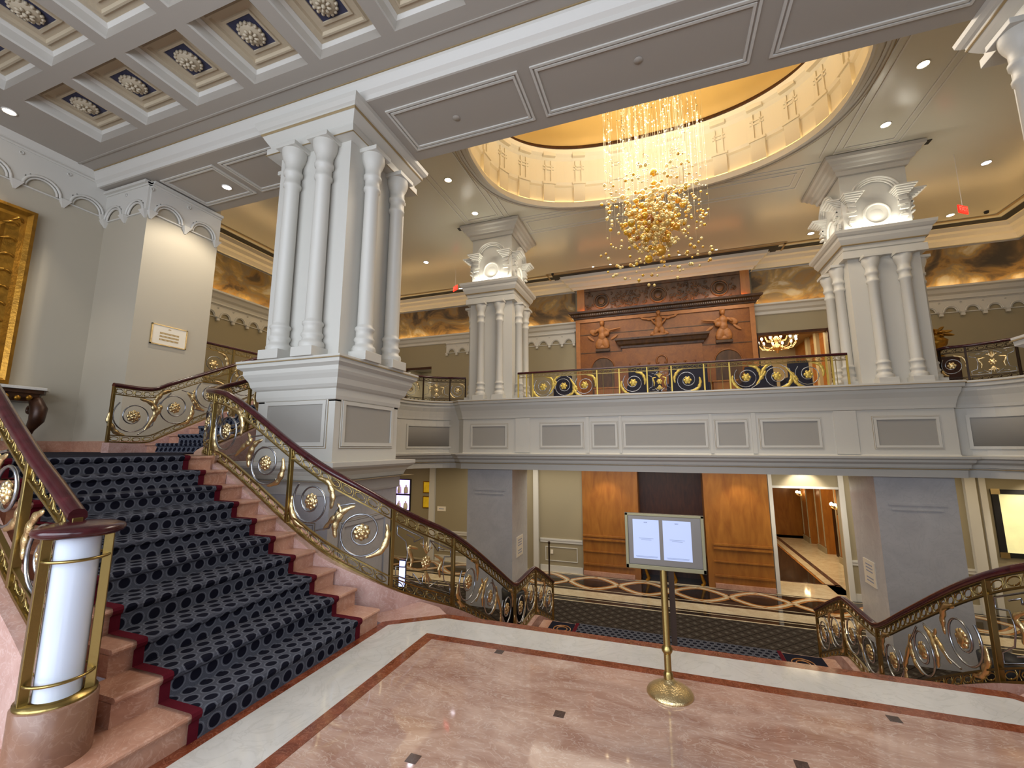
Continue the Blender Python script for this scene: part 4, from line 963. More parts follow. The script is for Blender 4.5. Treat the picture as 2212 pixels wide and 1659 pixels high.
# left rail of the upper flight
PU = Path([(-8.1, 4.15, 1.72), (-8.1, 4.7, 1.72), (-8.1, 4.95, 1.84), (-8.1, 7.85, 3.25)], True)
u1 = PU.L*.5
tU = balustrade('brass rail on a marble curb left of the upper flight, below the framed plaque', PU, .93, [(0, u1, 'scroll', 3), (u1, PU.L, 'scroll', 3)], [u1])
curb(PU, lambda p: min(1.55, p.z-.2) if p.y < 4.9 else p.z-.6, .09, parent=tU)
PM = Path([(-9.75, 6.38, ZM), (-9.75, 8.2, ZM)], False)
balustrade('level brass rail on the mezzanine between the plaque wall and foreground pier', PM, .95, [(0, .9, 'scroll', 1), (.9, PM.L, 'scroll', 1)], [.9], lod=0)
# balcony rails
PB = Path([(-4.18, 12.36, 3.12), (4.32, 12.36, 3.12)], False); X = lambda x: x+4.18
balustrade('long straight balcony rail with gilt scrolls spanning between the two lit piers', PB, .83,
           [(X(-4.0), X(-3.7), 'bars', 1), (X(-3.7), X(-1.78), 'scroll', 3), (X(-1.72), X(-1.16), 'bars', 2), (X(-1.12), X(-.36), 'scroll', 1), (X(-.36), X(.28), 'key'), (X(.28), X(1.08), 'scroll', 1, -1), (X(1.12), X(1.68), 'bars', 2), (X(1.74), X(3.85), 'scroll', 3), (X(3.95), X(4.2), 'bars', 1)],
           [X(-3.9), X(-3.7), X(-1.75), X(-1.12), X(-.36), X(.28), X(1.1), X(1.72), X(3.88), X(4.0)], gm='gold2', lod=0, barmat='gold2', low=False)
off = lambda pts, d: [(p[0], p[1], 3.12) for p in pts]
PL = Path([(-7.62, 8.4, 3.12), (-7.62, 10.9, 3.12)]+[(x, y, 3.12) for x, y in arc(-6.05, 10.9, 1.6, 172, 105, 8, 1.72)]+[(-6.15, 12.75, 3.12)], True, 3)
a, b = S(PL, -7.3, 12.0), S(PL, -6.6, 12.5)
balustrade('curved corner balcony rail with gold scrolls left of the left lit pier', PL, .85, [(a-2.4, a-.9, 'scroll', 2), (a-.9, a, 'scroll', 1), (a, b, 'key'), (b, PL.L, 'scroll', 1)], [a-.9, a, b], lod=0, rails='iron', barmat='iron')
PX = Path([(6.25, 12.72, 3.12)]+[(x, y, 3.12) for x, y in arc(6.0, 10.95, 1.47, 78, 8, 8, 1.62)]+[(7.47, 10.9, 3.12), (7.47, 8.5, 3.12)], True, 3)
a, b = S(PX, 6.6, 12.4), S(PX, 7.2, 11.9)
balustrade('curved corner balcony rail with gold flowers at the right edge of the photo', PX, .87, [(0, a, 'scroll', 1), (a, b, 'key'), (b, b+.9, 'scroll', 1), (b+.9, b+2.4, 'scroll', 2)], [a, b, b+.9], lod=0, rails='iron', barmat='iron')
# ------------------------------------------------------------------ chimneypiece on the mezzanine
CY = 17.9
t = thing('chimneypiece', (.05, CY, ZM), 'tall orange marble chimneypiece with carved angels behind the balcony rail', 'chimneypiece')
MB().box(-3.32, 3.45, CY, YN, ZM, 7.18).build('marble_front', 'stoneO', t)
MB().box(-3.38, -3.2, CY-.04, CY, ZM, 7.05).build('edge_moulding', 'reliefO', t); MB().box(3.33, 3.5, CY-.04, CY, ZM, 7.05).build('edge_moulding', 'reliefO', t); MB().box(-3.38, 3.5, CY-.05, CY, 6.98, 7.12).build('edge_moulding', 'reliefO', t)
MB().box(-3.2, 3.33, CY-.015, CY, 6.42, 6.45).box(-3.2, -1.3, CY-.015, CY, 5.62, 5.65).box(1.45, 3.33, CY-.015, CY, 5.62, 5.65).build('string_line', 'woodC', t)
MB().sweep([(0, 7.12), (.06, 7.14), (.08, 7.2), (.14, 7.22), (.18, 7.32), (.26, 7.36), (.28, 7.44), (.1, 7.46), (0, 7.46)], [(-3.4, YN), (-3.4, CY), (3.52, CY), (3.52, YN)]).build('mantel_cornice', 'woodC', t)
b = MB(); 
for i in range(90): b.box(-3.5+.0777*i, -3.46+.0777*i, CY-.2, CY-.1, 7.24, 7.31)
b.build('bead_course', 'woodC', t)
MB().box(-3.3, 3.42, CY+.02, YN, 7.4, 8.6).build('frieze_backing', 'woodC', t)
MB().box(-3.3, -2.98, CY-.03, CY+.02, 7.46, 8.5).build('frieze_border', 'woodL', t); MB().box(3.1, 3.42, CY-.03, CY+.02, 7.46, 8.5).build('frieze_border', 'woodL', t); MB().box(-2.98, 3.1, CY-.03, CY+.02, 8.36, 8.5).build('frieze_border', 'woodC', t)
m = MB(); rnd = random.Random(3)
for i in range(230):
    x = rnd.uniform(-2.9, 3.0); z = rnd.uniform(7.5, 8.3)
    if abs(abs(x-.06)-2.3) < .36 or abs(x-.06) < .36: continue
    a = rnd.uniform(0, 6.28); r = rnd.uniform(.05, .12)
    m.tube([(x+r*(1-k/7)*cos(a+k*.8), CY+.0, z+r*(1-k/7)*sin(a+k*.8)) for k in range(7)], [.024*(1-k/10) for k in range(7)], 4)
m.build('carved_foliage', 'woodC', t)['kind'] = 'stuff'
for x in (-2.25, .06, 2.36):
    m = MB()
    for r_, th in ((.30, .035), (.2, .02)): m.tube([(x+r_*cos(q), CY-.02, 7.9+r_*sin(q)) for q in [2*pi*k/28 for k in range(28)]], th, 6, closed=True)
    m.ball((x, CY, 7.9), .16, 12, 1, .4, 1); m.build('medallion', 'woodC', t)
MB().box(-3.2, 3.3, CY-.10, CY-.06, 7.465, 7.48).build('cove_strip', plain('amber_cove_strip', '#ffb050', .4, emis=8, emcol='#ff8a2a'), t)
def figure(parent, x, z, s, kind):
    """relief angel: one continuous remeshed body"""
    m = MB(); y = CY-.02
    def B(dx, dz, dy, rx, rz, ry=None, ang=0):
        R = Matrix.Rotation(ang, 3, 'Y'); m.ball((x+dx*s, y-dy*s, z+dz*s), s, 12, rx, ry or min(rx, rz), rz, R)
    B(0, .92, .10, .095, .12); B(0, .98, .07, .11, .09); B(0, .78, .08, .05, .08)
    B(0, .60, .08, .17, .20, .12); B(0, .36, .08, .17, .22, .12)
    if kind == 0:      # centre, wings spread
        for sg in (-1, 1):
            B(sg*.28, .70, .04, .24, .07, .05, sg*.25); B(sg*.55, .72, .03, .26, .06, .04, sg*-.1); B(sg*.82, .82, .02, .17, .045, .03, sg*-.4); B(sg*.24, .52, .10, .16, .05, .05, sg*-.9)
            B(sg*.12, .1, .07, .13, .26, .09, sg*-.25); B(sg*.28, -.02, .04, .16, .09, .05, sg*.5)
    else:
        for sg in (-1, 1):
            B(sg*.24, .60, .10, .14, .06, .06, sg*.8); B(sg*.12, .06, .08, .17, .28, .1, sg*-.35)
        B(kind*.48, .62, .10, .34, .045, .05, kind*-.15); B(-kind*.36, .56, .03, .2, .13, .05, .5); B(-kind*.5, .3, .02, .2, .06, .03, .7); B(kind*.5, .3, .02, .2, .06, .03, -.6)
        B(kind*.18, .44, .14, .14, .11, .07)
    B(0, -.12, .06, .30, .10, .09)
    o = m.build('relief_angel', 'reliefO', parent); r = o.modifiers.new('merge', 'REMESH'); r.mode = 'VOXEL'; r.voxel_size = .018*s; sm = o.modifiers.new('smooth', 'SMOOTH'); sm.iterations = 2
    MB().box(x-.3*s, x+.3*s, CY-.14, CY, z-.3*s, z-.2*s).build('bracket', 'woodC', parent)
figure(t, -2.25, 5.95, .98, 1); figure(t, .03, 6.28, .86, 0); figure(t, 2.38, 5.95, .98, -1)
MB().sweep([(0, 5.7), (.05, 5.72), (.07, 5.8), (.15, 5.86), (.2, 5.98), (.26, 6.02), (.27, 6.1), (0, 6.1)], [(-1.45, CY), (-1.45, CY-.06), (1.6, CY-.06), (1.6, CY)]).build('overmantel_cornice', 'woodC', t)
MB().box(-1.45, 1.6, CY-.08, CY, ZM, 5.72).build('overmantel_panel', 'stoneO', t)
m = MB()
for sg in (-1, 1):
    for k in range(3):
        x = .07+sg*(.3+.38*k); m.tube([(x+.17*cos(q), CY-.09, 5.05+.15*sin(q)) for q in [pi+pi*j/10 for j in range(11)]], .035, 6)
m.tube([(.07+.2*cos(q), CY-.09, 5.1+.22*sin(q)) for q in [2*pi*j/20 for j in range(20)]], .035, 6, closed=True); m.build('carved_swag', 'stoneO', t)
for x in (-2.27, 2.48):
    m = MB(); m.prism([(x+.46*cos(q), CY-.012+0*q) for q in (0, 1)]+[(x-.46, CY-.01)], 0, .001) if False else None
    pts = [(x-.46, ZM), (x+.46, ZM)]+[(x+.46*cos(pi*k/16), 4.92+.46*sin(pi*k/16)) for k in range(17)]
    m.add([(a, CY-.006, z) for a, z in pts]+[(a, CY-.001, z) for a, z in pts], [tuple(range(len(pts))), tuple(range(2*len(pts)-1, len(pts)-1, -1))]); m.build('arched_niche', 'woodC', t)
    m = MB(); m.tube([(x+.48*cos(pi*k/16), CY-.01, 4.92+.48*sin(pi*k/16)) for k in range(17)], .03, 6); m.build('niche_moulding', 'stoneO', t)
light('AREA', 'chimney_glow', (.05, CY-.16, 7.48), 9, WARM2, 6, .05, aim=(.05, CY+.1, 8.3)); 
light('SPOT', 'chimney_spot', (-2.5, 15.2, 8.9), 170, NEUT, .1, aim=(-1.8, CY, 5.4), spot=62); light('SPOT', 'chimney_spot', (2.6, 15.2, 8.9), 170, NEUT, .1, aim=(1.9, CY, 5.4), spot=62)
# ------------------------------------------------------------------ mezzanine furniture behind the rail
def armchair(x, y, w_, label, h=1.12, rz=0):
    t = thing('armchair', (x, y, ZM+.01), label, 'chair')
    z = ZM+.01
    MB().box(x-w_/2, x+w_/2, y-.38, y+.32, z+.16, z+.45).build('seat', 'sofa', t, bevel=.03)
    MB().box(x-w_/2, x+w_/2, y-.45, y-.33, z+.2, z+h).build('backrest', 'sofa', t, bevel=.03)
    for s in (-1, 1): MB().box(x+s*w_/2-.07, x+s*w_/2+.07, y-.42, y+.34, z+.14, z+.66).build('armrest', 'sofa', t, bevel=.03)
    for s in (-1, 1):
        for q in (-.36, .26): MB().box(x+s*(w_/2-.05)-.025, x+s*(w_/2-.05)+.025, y+q-.025, y+q+.025, z, z+.16).build('leg', 'woodD', t)
armchair(-3.35, 15.5, .62, 'navy armchair behind the balcony rail, left of the chimneypiece')
armchair(-.55, 15.5, 1.0, 'wide navy armchair behind the balcony rail, left of centre', 1.3)
armchair(.85, 15.5, 1.2, 'wide navy armchair behind the balcony rail, right of centre', 1.3)
armchair(2.95, 15.6, .8, 'navy armchair behind the balcony rail, in front of the right niche', 1.1)
armchair(3.95, 15.3, .55, 'narrow navy armchair behind the balcony rail, before the lit doorway', 1.15)
def wtable(x, y, w_, d_, h, label):
    t = thing('side_table', (x, y, ZM+.01), label, 'table'); z = ZM+.01
    MB().box(x-w_/2, x+w_/2, y-d_/2, y+d_/2, z+h-.05, z+h).build('tabletop', 'woodL', t, bevel=.008)
    MB().box(x-w_/2+.04, x+w_/2-.04, y-d_/2+.04, y+d_/2-.04, z+.1, z+h-.05).build('cabinet', 'woodL', t)
    for s in (-1, 1):
        for q in (-1, 1): MB().box(x+s*(w_/2-.05)-.03, x+s*(w_/2-.05)+.03, y+q*(d_/2-.05)-.03, y+q*(d_/2-.05)+.03, z, z+.1).build('foot', 'woodD', t)
wtable(-1.9, 16.2, 1.0, .6, .75, 'wooden cabinet behind the balcony rail, between two navy armchairs')
wtable(2.05, 16.1, .8, .6, .8, 'wooden cabinet behind the balcony rail, right of the widest navy armchair')
# gilt candelabrum seen right of the right pier
t = thing('gilt_urn', (6.9, 14.0, ZM+.01), 'dark gilt urn with foliage standing behind the right lit pier', 'urn')
MB().box(6.55, 7.15, 13.7, 14.3, ZM+.01, 3.95).build('pedestal', 'woodD', t, bevel=.02)
MB().lathe([(.12, 3.95), (.15, 4.0), (.06, 4.06), (.1, 4.15), (.22, 4.3), (.25, 4.42), (.16, 4.5), (.2, 4.55)], (6.85, 14.0, 0), 24).build('vase', 'gilt', t)
m = MB(); rnd = random.Random(5)
for i in range(46):
    a, e = rnd.uniform(0, 6.28), rnd.uniform(.1, 1.4); r = rnd.uniform(.15, .42); d = Vector((cos(a)*cos(e), sin(a)*cos(e), sin(e)))
    leaf(m, [Vector((6.85, 14, 4.55))+d*(r*q)+Vector((0, 0, -.12*q*q)) for q in (0, .5, 1)], .05, Vector((cos(a+1.5), sin(a+1.5), .2)), 2, 5)
m.build('foliage', 'gilt', t)
# ------------------------------------------------------------------ lobby timber wall
t = thing('timber_wall_panelling', (0, YL, ZL), 'honey wood panelled wall with a dark recess in the middle of the lobby', 'wall panelling')
for a, b in ((-3.03, -1.2), (1.4, 3.17)):
    pn = MB().box(a, b, YL-.06, YL+.3, ZL, 1.0).build('wood_panel', 'woodL', t)
    for z0, z1, d in ((-1.62, -1.56, .05), (-1.74, -1.68, .07), (-2.16, -2.12, .04), (-2.62, -2.56, .05)): MB().box(a, b, YL-.06-d, YL-.06, z0, z1).build('dado_moulding', 'woodL', pn)
    MB().box(a, b, YL-.12, YL-.06, ZL, -2.84).build('plinth', 'pinkstep', pn)
MB().box(-1.2, -1.0, YL-.06, YL+.9, ZL, 1.0).build('jamb', 'woodL', t); MB().box(1.2, 1.4, YL-.06, YL+.9, ZL, 1.0).build('jamb', 'woodL', t)
MB().box(-1.2, 1.4, YL+.8, YL+.9, ZL, 1.0).build('recess_back', 'woodD', t)
MB().box(-1.2, 1.4, YL-.06, YL+.9, .9, 1.0).build('soffit', 'woodD', t)
t = thing('console_table', (.1, YL+.3, ZL), 'dark carved console table in the recess, mostly hidden behind the display sign', 'table')
MB().box(-.95, 1.15, YL-.05, YL+.45, -2.12, -2.05).build('tabletop', 'consol', t, bevel=.01)
m = MB()
for s in (-.8, .1, 1.0):
    m = MB(); m.tube([(s, YL+.0, -2.12), (s+.08, YL-.02, -2.35), (s-.04, YL, -2.6), (s+.06, YL, -2.9), (s, YL, ZL)], [.06, .07, .045, .06, .07], 8); m.build('leg', 'gilt', t)
m = MB()
for k in range(12): m.tube([(-.75+.16*k+.06*cos(q), YL-.03, -2.2+.05*sin(q)) for q in [2*pi*j/8 for j in range(8)]], .018, 4, closed=True)
m.build('carved_apron', 'gilt', t)
light('SPOT', 'wood_downlight', (-2.1, 15.7, .92), 34, WARM, .06, aim=(-2.1, 16.5, -1.2), spot=80); light('SPOT', 'wood_downlight', (2.3, 15.7, .92), 34, WARM, .06, aim=(2.3, 16.5, -1.2), spot=80)
light('SPOT', 'arch_downlight', (4.2, 16.0, .93), 60, NEUT, .05, aim=(4.2, 16.6, .2), spot=95)
# ------------------------------------------------------------------ elevator hall
struct('floor', MB().box(2.6, 7.4, YL, 28, ZL-.1, ZL).box(2.6, 4.6, 17.6, 28, ZL, ZL+.002), 'black_m')
struct('trim_31', MB().box(5.0, 7.0, YL+.5, 28, ZL, ZL+.004).box(3.0, 7.0, 26.6, 28, ZL, ZL+.004).box(3.1, 5.4, YL, 18.1, ZL, ZL+.004), 'cream_m')
struct('trim_32', MB().box(5.25, 5.42, 18.0, 27, ZL+.004, ZL+.006).box(3.1, 5.42, 18.1, 18.2, ZL+.004, ZL+.006), 'dark_m')
struct('trim_33', MB().box(4.9, 4.98, 18.2, 27, ZL+.004, ZL+.006), 'ochre_m')
struct('wall_right', MB().box(6.9, 7.1, YL+.3, 28, ZL, 1.0), 'woodL')
struct('wall_back', MB().box(2.6, 7.1, 27.4, 27.6, ZL, 1.0), 'woodL')
struct('wall_left', MB().box(2.6, 2.8, YL+.3, 28, ZL, 1.0), 'woodL')
struct('ceiling', MB().box(2.6, 7.1, YL+.3, 28, .9, 1.0), 'cream_wall')
for i, y in enumerate((18.6, 20.6, 23.2, 25.4)):
    MB_ = MB().box(6.55, 6.9, y, y+1.05, ZL, .9); p = struct('trim_34', MB_, 'woodL')
    struct('trim_35', MB().box(6.52, 6.56, y+.06, y+.12, ZL+.3, .6).box(6.52, 6.56, y+.93, y+.99, ZL+.3, .6).box(6.5, 6.56, y, y+1.05, ZL, ZL+.25), 'cream_wall')
for i, (y, lb) in enumerate(((22.0, 'bronze elevator doors deep in the elevator hall, farther from the opening'), (19.7, 'bronze elevator doors in the elevator hall, nearer the opening'))):
    t = thing('elevator_door', (6.85, y+.45, ZL), lb, 'elevator door')
    MB().box(6.80, 6.89, y, y+.44, ZL, -.7).build('leaf', 'iron', t); MB().box(6.80, 6.89, y+.46, y+.9, ZL, -.7).build('leaf', 'iron', t)
def sconce(x, y, z, label, n=(-1, 0)):
    t = thing('wall_sconce', (x, y, z), label, 'wall lamp', None)
    MB().lathe([(.0, -.32), (.04, -.28), (.03, -.1), (.06, 0), (.02, .06), (0, .08)], (x+n[0]*.04, y, z), 12).build('backplate', 'gold', t)
    for k in (-2, -1, 0, 1, 2):
        a = MB(); e = (x+n[0]*(.16+.05*(2-abs(k))), y+k*.11, z+.1); a.tube([(x+n[0]*.05, y, z-.02), (x+n[0]*.12, y+k*.06, z-.08), (e[0], e[1], z)], .01, 5); a.tube([(e[0], e[1], z), (e[0], e[1], z+.08)], .014, 6); ar = a.build('arm', 'gold', t)
        MB().ball((e[0], e[1], z+.13), .04, 8, 1, 1, 1.5).build('bulb', 'lamp', ar)
sconce(6.5, 21.1, -.75, 'five-light brass wall lamp in the elevator hall, the larger and nearer one'); sconce(6.5, 25.9, -.72, 'five-light brass wall lamp deep in the elevator hall, the smaller one')
light('AREA', 'elevator_hall_light', (4.8, 21.5, .85), 260, WARM, 2.5, 8, aim=(4.9, 21.6, -3))
# ------------------------------------------------------------------ rooms beyond the mezzanine doorways
struct('floor', MB().box(.5, 8.5, YN+.25, 29, ZM-.2, ZM), 'woodL')
struct('wall_back', MB().box(.5, 8.5, 28.9, 29, ZM, 8.6), 'cream_wall'); struct('wall_left', MB().box(.4, .5, YN+.25, 29, ZM, 8.6), 'cream_wall'); struct('wall_right', MB().box(7.6, 7.8, YN+.25, 29, ZM, 8.6), 'woodL'); struct('ceiling', MB().box(.4, 8.5, YN+.25, 29, 8.0, 8.6), 'stoneO')
m = MB(); m2 = MB()
for y in (19.2, 20.6, 22.0, 23.4, 24.8, 26.2): m.box(7.45, 7.6, y, y+.35, ZM, 7.5); m2.box(7.55, 7.6, y+.55, y+1.2, ZM+1.0, 7.0)
struct('trim_36', m, 'cream_wall'); struct('trim_37', m2, 'stoneO'); struct('trim_38', MB().box(6.9, 7.6, 18.6, 29, 7.5, 8.0), 'cream_wall')
light('AREA', 'ballroom_light', (4.5, 23, 7.9), 420, WARM, 4, 7, aim=(4.5, 23, 3))
def brass_chandelier(cx, cy_, cz, R, label):
    t = thing('brass_chandelier', (cx, cy_, 8.0), label, 'chandelier')
    MB().lathe([(.0, -.45), (.06, -.42), (.04, -.36), (.16, -.28), (.2, -.2), (.1, -.1), (.05, 0), (.06, .1), (.12, .2), (.05, .32), (.03, .5), (.02, 8-cz)], (cx, cy_, cz), 16).build('stem', 'gold', t)
    for tier, (r, n, z0) in enumerate(((R, 12, 0), (R*.62, 8, .34))):
        for k in range(n):
            a = 2*pi*k/n+tier*.2; u = Vector((cos(a), sin(a), 0)); c = Vector((cx, cy_, cz+z0))
            ar = MB().tube([c+u*.06+Vector((0, 0, -.05)), c+u*r*.4+Vector((0, 0, -.26)), c+u*r*.8+Vector((0, 0, -.22)), c+u*r+Vector((0, 0, -.02)), c+u*r+Vector((0, 0, .08))], .018, 6).build('arm', 'gold', t)
            MB().ball(c+u*r+Vector((0, 0, .15)), .05, 8, 1, 1, 1.6).build('bulb', 'lamp', ar)
brass_chandelier(4.95, 21.4, 6.25, .75, 'brass chandelier with lit candle bulbs hanging in the room beyond the right mezzanine doorway')
struct('wall_back', MB().box(-13, -9.5, 21, 21.2, ZM, 8), 'cream_wall'); struct('wall_left', MB().box(-13.1, -13, YN+.25, 21.2, ZM, 8), 'cream_wall'); struct('ceiling', MB().box(-13, -9.5, YN+.25, 21.2, 5.9, 6.0), 'cream_wall')
light('AREA', 'side_room_light', (-11.3, 19.6, 5.85), 45, NEUT, 1.5, aim=(-11.3, 19.7, 3))
# ------------------------------------------------------------------ blown glass chandelier
ctr = Vector((.05, 9.3, 6.6)); rnd = random.Random(21)
t = thing('glass_bubble_chandelier', (.05, 9.3, 11.6), 'large chandelier of amber and champagne glass balls hanging on wires from the gold dome', 'chandelier')
big = [((.07, 9.3, 7.75), .088, 'glassY'), ((.07, 9.3, 7.48), .07, 'glassY'), ((.13, 9.25, 5.86), .125, 'glassA'), ((-.12, 9.3, 5.72), .09, 'glassY'), ((-.62, 9.3, 7.3), .06, 'glassC'), ((-.33, 9.3, 7.35), .04, 'glassA'), ((-.56, 9.2, 6.95), .035, 'glassB'), ((.35, 9.3, 7.85), .04, 'glassC')]
i = 0
while len(big) < 100:
    d = Vector((rnd.gauss(0, 1), rnd.gauss(0, 1), rnd.gauss(0, 1))).normalized(); q = rnd.random()**.55
    p = ctr+Vector((d.x*.66*q, d.y*.66*q, d.z*.62*q-.05)); r = rnd.choice((.05, .058, .066, .075, .088))*rnd.uniform(.85, 1.05)
    big.append((tuple(p), r, rnd.choice(('glassC', 'glassC', 'glassY', 'glassY', 'glassY', 'glassA', 'glassC', 'glassB' if rnd.random() < .4 else 'glassA'))))
proto = {}
def ballmesh(r, mt, n=16):
    m = MB(); m.ball((0, 0, 0), 1, n); return m
for p, r, mt in big:
    if mt not in proto:
        o = ballmesh(1, mt, 20).build('glass_ball', mt, t); proto[mt] = o.data
    else:
        o = bpy.data.objects.new('glass_ball', proto[mt]); COL.objects.link(o); o.parent = t; o.matrix_parent_inverse = Matrix.Translation((-.05, -9.3, -11.6))
    o.location = p; o.scale = (r, r, r)
stuff = {k: MB() for k in ('glassC', 'glassY', 'glassA')}
for i in range(230):      # dense middle
    d = Vector((rnd.gauss(0, 1), rnd.gauss(0, 1), rnd.gauss(0, 1))).normalized(); q = rnd.random()**.45
    p = ctr+Vector((d.x*.74*q, d.y*.74*q, d.z*.7*q)); stuff[rnd.choice(('glassC', 'glassC', 'glassY', 'glassC'))].ball(p, rnd.uniform(.035, .065), 10)
for i in range(330):      # loose outer beads
    a = rnd.uniform(0, 2*pi); r = 1.15*sqrt(rnd.random()); z = rnd.uniform(5.35, 7.5)
    if z < 5.75: r *= .65+.5*(z-5.35)/.4
    stuff[rnd.choice(('glassC', 'glassC', 'glassC', 'glassY', 'glassA'))].ball((.05+r*cos(a), 9.3+r*sin(a), z), rnd.uniform(.02, .042), 8)
wr = MB(); bd = MB()
for i in range(120):
    a = rnd.uniform(0, 2*pi); r = 1.12*sqrt(rnd.random()); x, y = .08+r*cos(a), 9.3+r*sin(a); wr.tube([(x, y, rnd.uniform(6.2, 7.6)), (x, y, 11.5)], .0022, 3)
    for k in range(9): bd.ball((x, y, rnd.uniform(7.0, 11.0)), rnd.uniform(.011, .018), 6)
for k in stuff: stuff[k].build('small_glass_ball', k, t)['kind'] = 'stuff'
bd.build('crystal_bead', plain('sparkling_crystal_bead', '#fff0c8', .12, metal=.7), t)['kind'] = 'stuff'
wr.build('suspension_wire', 'wire', t)['kind'] = 'stuff'
light('POINT', 'dome_light', (-.1, 9.3, 10.2), 62, (1, .90, .74), .4)
light('AREA', 'dome_uplight', (-.1, 9.3, 9.1), 105, (1, .90, .70), 3.5, aim=(-.1, 9.35, 12))
# ------------------------------------------------------------------ small ceiling things
def downlight(x, y, z, label, mt='lamp', r=.085, spot=0, aim=None, col=NEUT, ang=70):
    t = thing('downlight', (x, y, z), label, 'ceiling light', None)
    m = MB(); m.tube([(x+r*cos(q), y+r*sin(q), z-.006) for q in [2*pi*k/20 for k in range(20)]], .012, 5, closed=True); m.build('trim_ring', 'trimring', t)
    MB().lathe([(0, -.012), (r*.92, -.01), (r*.92, -.002)], (x, y, z), 20, smooth=False).build('lens', mt, t)
    if spot: light('SPOT', 'downlight_beam', (x, y, z-.05), spot, col, .05, aim=aim or (x, y, 0), spot=ang, blend=.5)
downlight(-9.95, 3.17, ZC, 'round downlight at the left edge beside the coffers', spot=60, aim=(-10.3, 3.4, 0))
downlight(-8.15, 5.6, 6.9, 'round downlight in the beam soffit above the framed plaque', 'lampW', spot=120, aim=(-9.3, 5.6, 1.2), ang=110)
for x, y, lb, mt in ((-5.3, 9.65, 'round ceiling downlight left of the dome, nearer the beam', 'lamp'), (-5.3, 11.45, 'round ceiling downlight left of the dome, above the left lit pier', 'lamp'), (5.09, 9.49, 'round ceiling downlight right of the dome, highest in the photo', 'lamp'), (5.16, 11.17, 'round ceiling downlight right of the dome, above the right lit pier', 'lamp'),
                 (-8.65, 14.1, 'white ceiling downlight left of the left lit pier', 'lampW'), (-8.6, 17.1, 'white ceiling downlight beside the left exit sign', 'lampW'), (8.27, 13.67, 'white ceiling downlight near the right edge above the exit sign', 'lampW'), (8.97, 16.6, 'ceiling downlight right of the right lit pier, under the exit sign', 'lamp'), (5.15, 16.5, 'white ceiling downlight just left of the right lit pier capital', 'lampW')):
    downlight(x, y, ZH, lb, mt, .1)
for x, y, lb in ((-2.9, 5.5, 'small round cover plate in the first full soffit panel of the beam'), (-.08, 5.4, 'small round cover plate in the middle soffit panel of the beam')):
    m = MB(); m.lathe([(.06, -.006), (.055, -.012), (0, -.014)], (x, y, 6.9), 20); m.box(x-.001, x+.001, y-.001, y+.001, 6.89, 6.9); tag(m.build('cover_plate', 'taupe'), lb, 'cover plate')
for x, y, lb in ((-4.14, 16.9, 'small dark camera dome on the ceiling right of the left lit pier'), (9.9, 16.7, 'small dark camera dome on the ceiling at the far right')):
    tag(MB().lathe([(.06, 0), (.06, -.03), (.05, -.07), (0, -.09)], (x, y, ZH), 16).build('camera_dome', 'black'), lb, 'security camera')
for x, y, lb in ((-6.12, 12.2, 'dark square ceiling speaker beside the left lit capital'), (6.3, 12.2, 'dark square ceiling speaker beside the right lit capital')):
    tag(MB().box(x-.14, x+.14, y-.09, y+.09, ZH-.015, ZH-.001).build('ceiling_grille', 'black'), lb, 'ceiling grille')
def text_mesh(s, size, M4, mat, parent, name, ext=.002):
    cu = bpy.data.curves.new(name, 'FONT'); cu.body = s; cu.size = size; cu.align_x = 'CENTER'; cu.align_y = 'CENTER'; cu.extrude = ext
    o = bpy.data.objects.new(name, cu); COL.objects.link(o)
    me = bpy.data.meshes.new_from_object(o.evaluated_get(bpy.context.evaluated_depsgraph_get())); COL.objects.unlink(o); bpy.data.objects.remove(o)
    me.materials.clear(); me.materials.append(M[mat]); me.transform(M4); r = bpy.data.objects.new(name, me); COL.objects.link(r); r.parent = parent; r.matrix_parent_inverse = Matrix.Translation(-parent.location); return r
def exit_sign(x, y, z, rz, label):
    t = thing('exit_sign', (x, y, ZH), label, 'exit sign'); n = Vector((sin(rz), -cos(rz), 0)); d = Vector((cos(rz), sin(rz), 0)); c = Vector((x, y, z))
    MB().obox(c, d*.17, n*.012, (0, 0, .1)).build('panel', 'exitred', t)
    MB().tube([c+Vector((0, 0, .1)), (x, y, ZH)], .008, 6).build('stem', 'trimring', t)
    M4 = Matrix.Translation(c+n*.016) @ Matrix((d, Vector((0, 0, 1)), n)).transposed().to_4x4(); text_mesh('EXIT', .15, M4, 'plate', t, 'lettering')
exit_sign(-7.78, 15, 8.12, radians(-35), 'red EXIT sign hanging left of the left lit pier'); exit_sign(7.28, 13, 7.5, radians(35), 'red EXIT sign hanging right of the right lit pier')
for x0, x1 in ((-3.0, 3.1),):
    for x in (-2.4, -1.7, .9, 2.2): downlight(x, 16.75, ZH, 'small spotlight in the ceiling slot above the chimneypiece (%s)' % {-2.4: 'farthest left', -1.7: 'second from left', .9: 'right of the chandelier', 2.2: 'farthest right'}[x], 'lamp', .05)
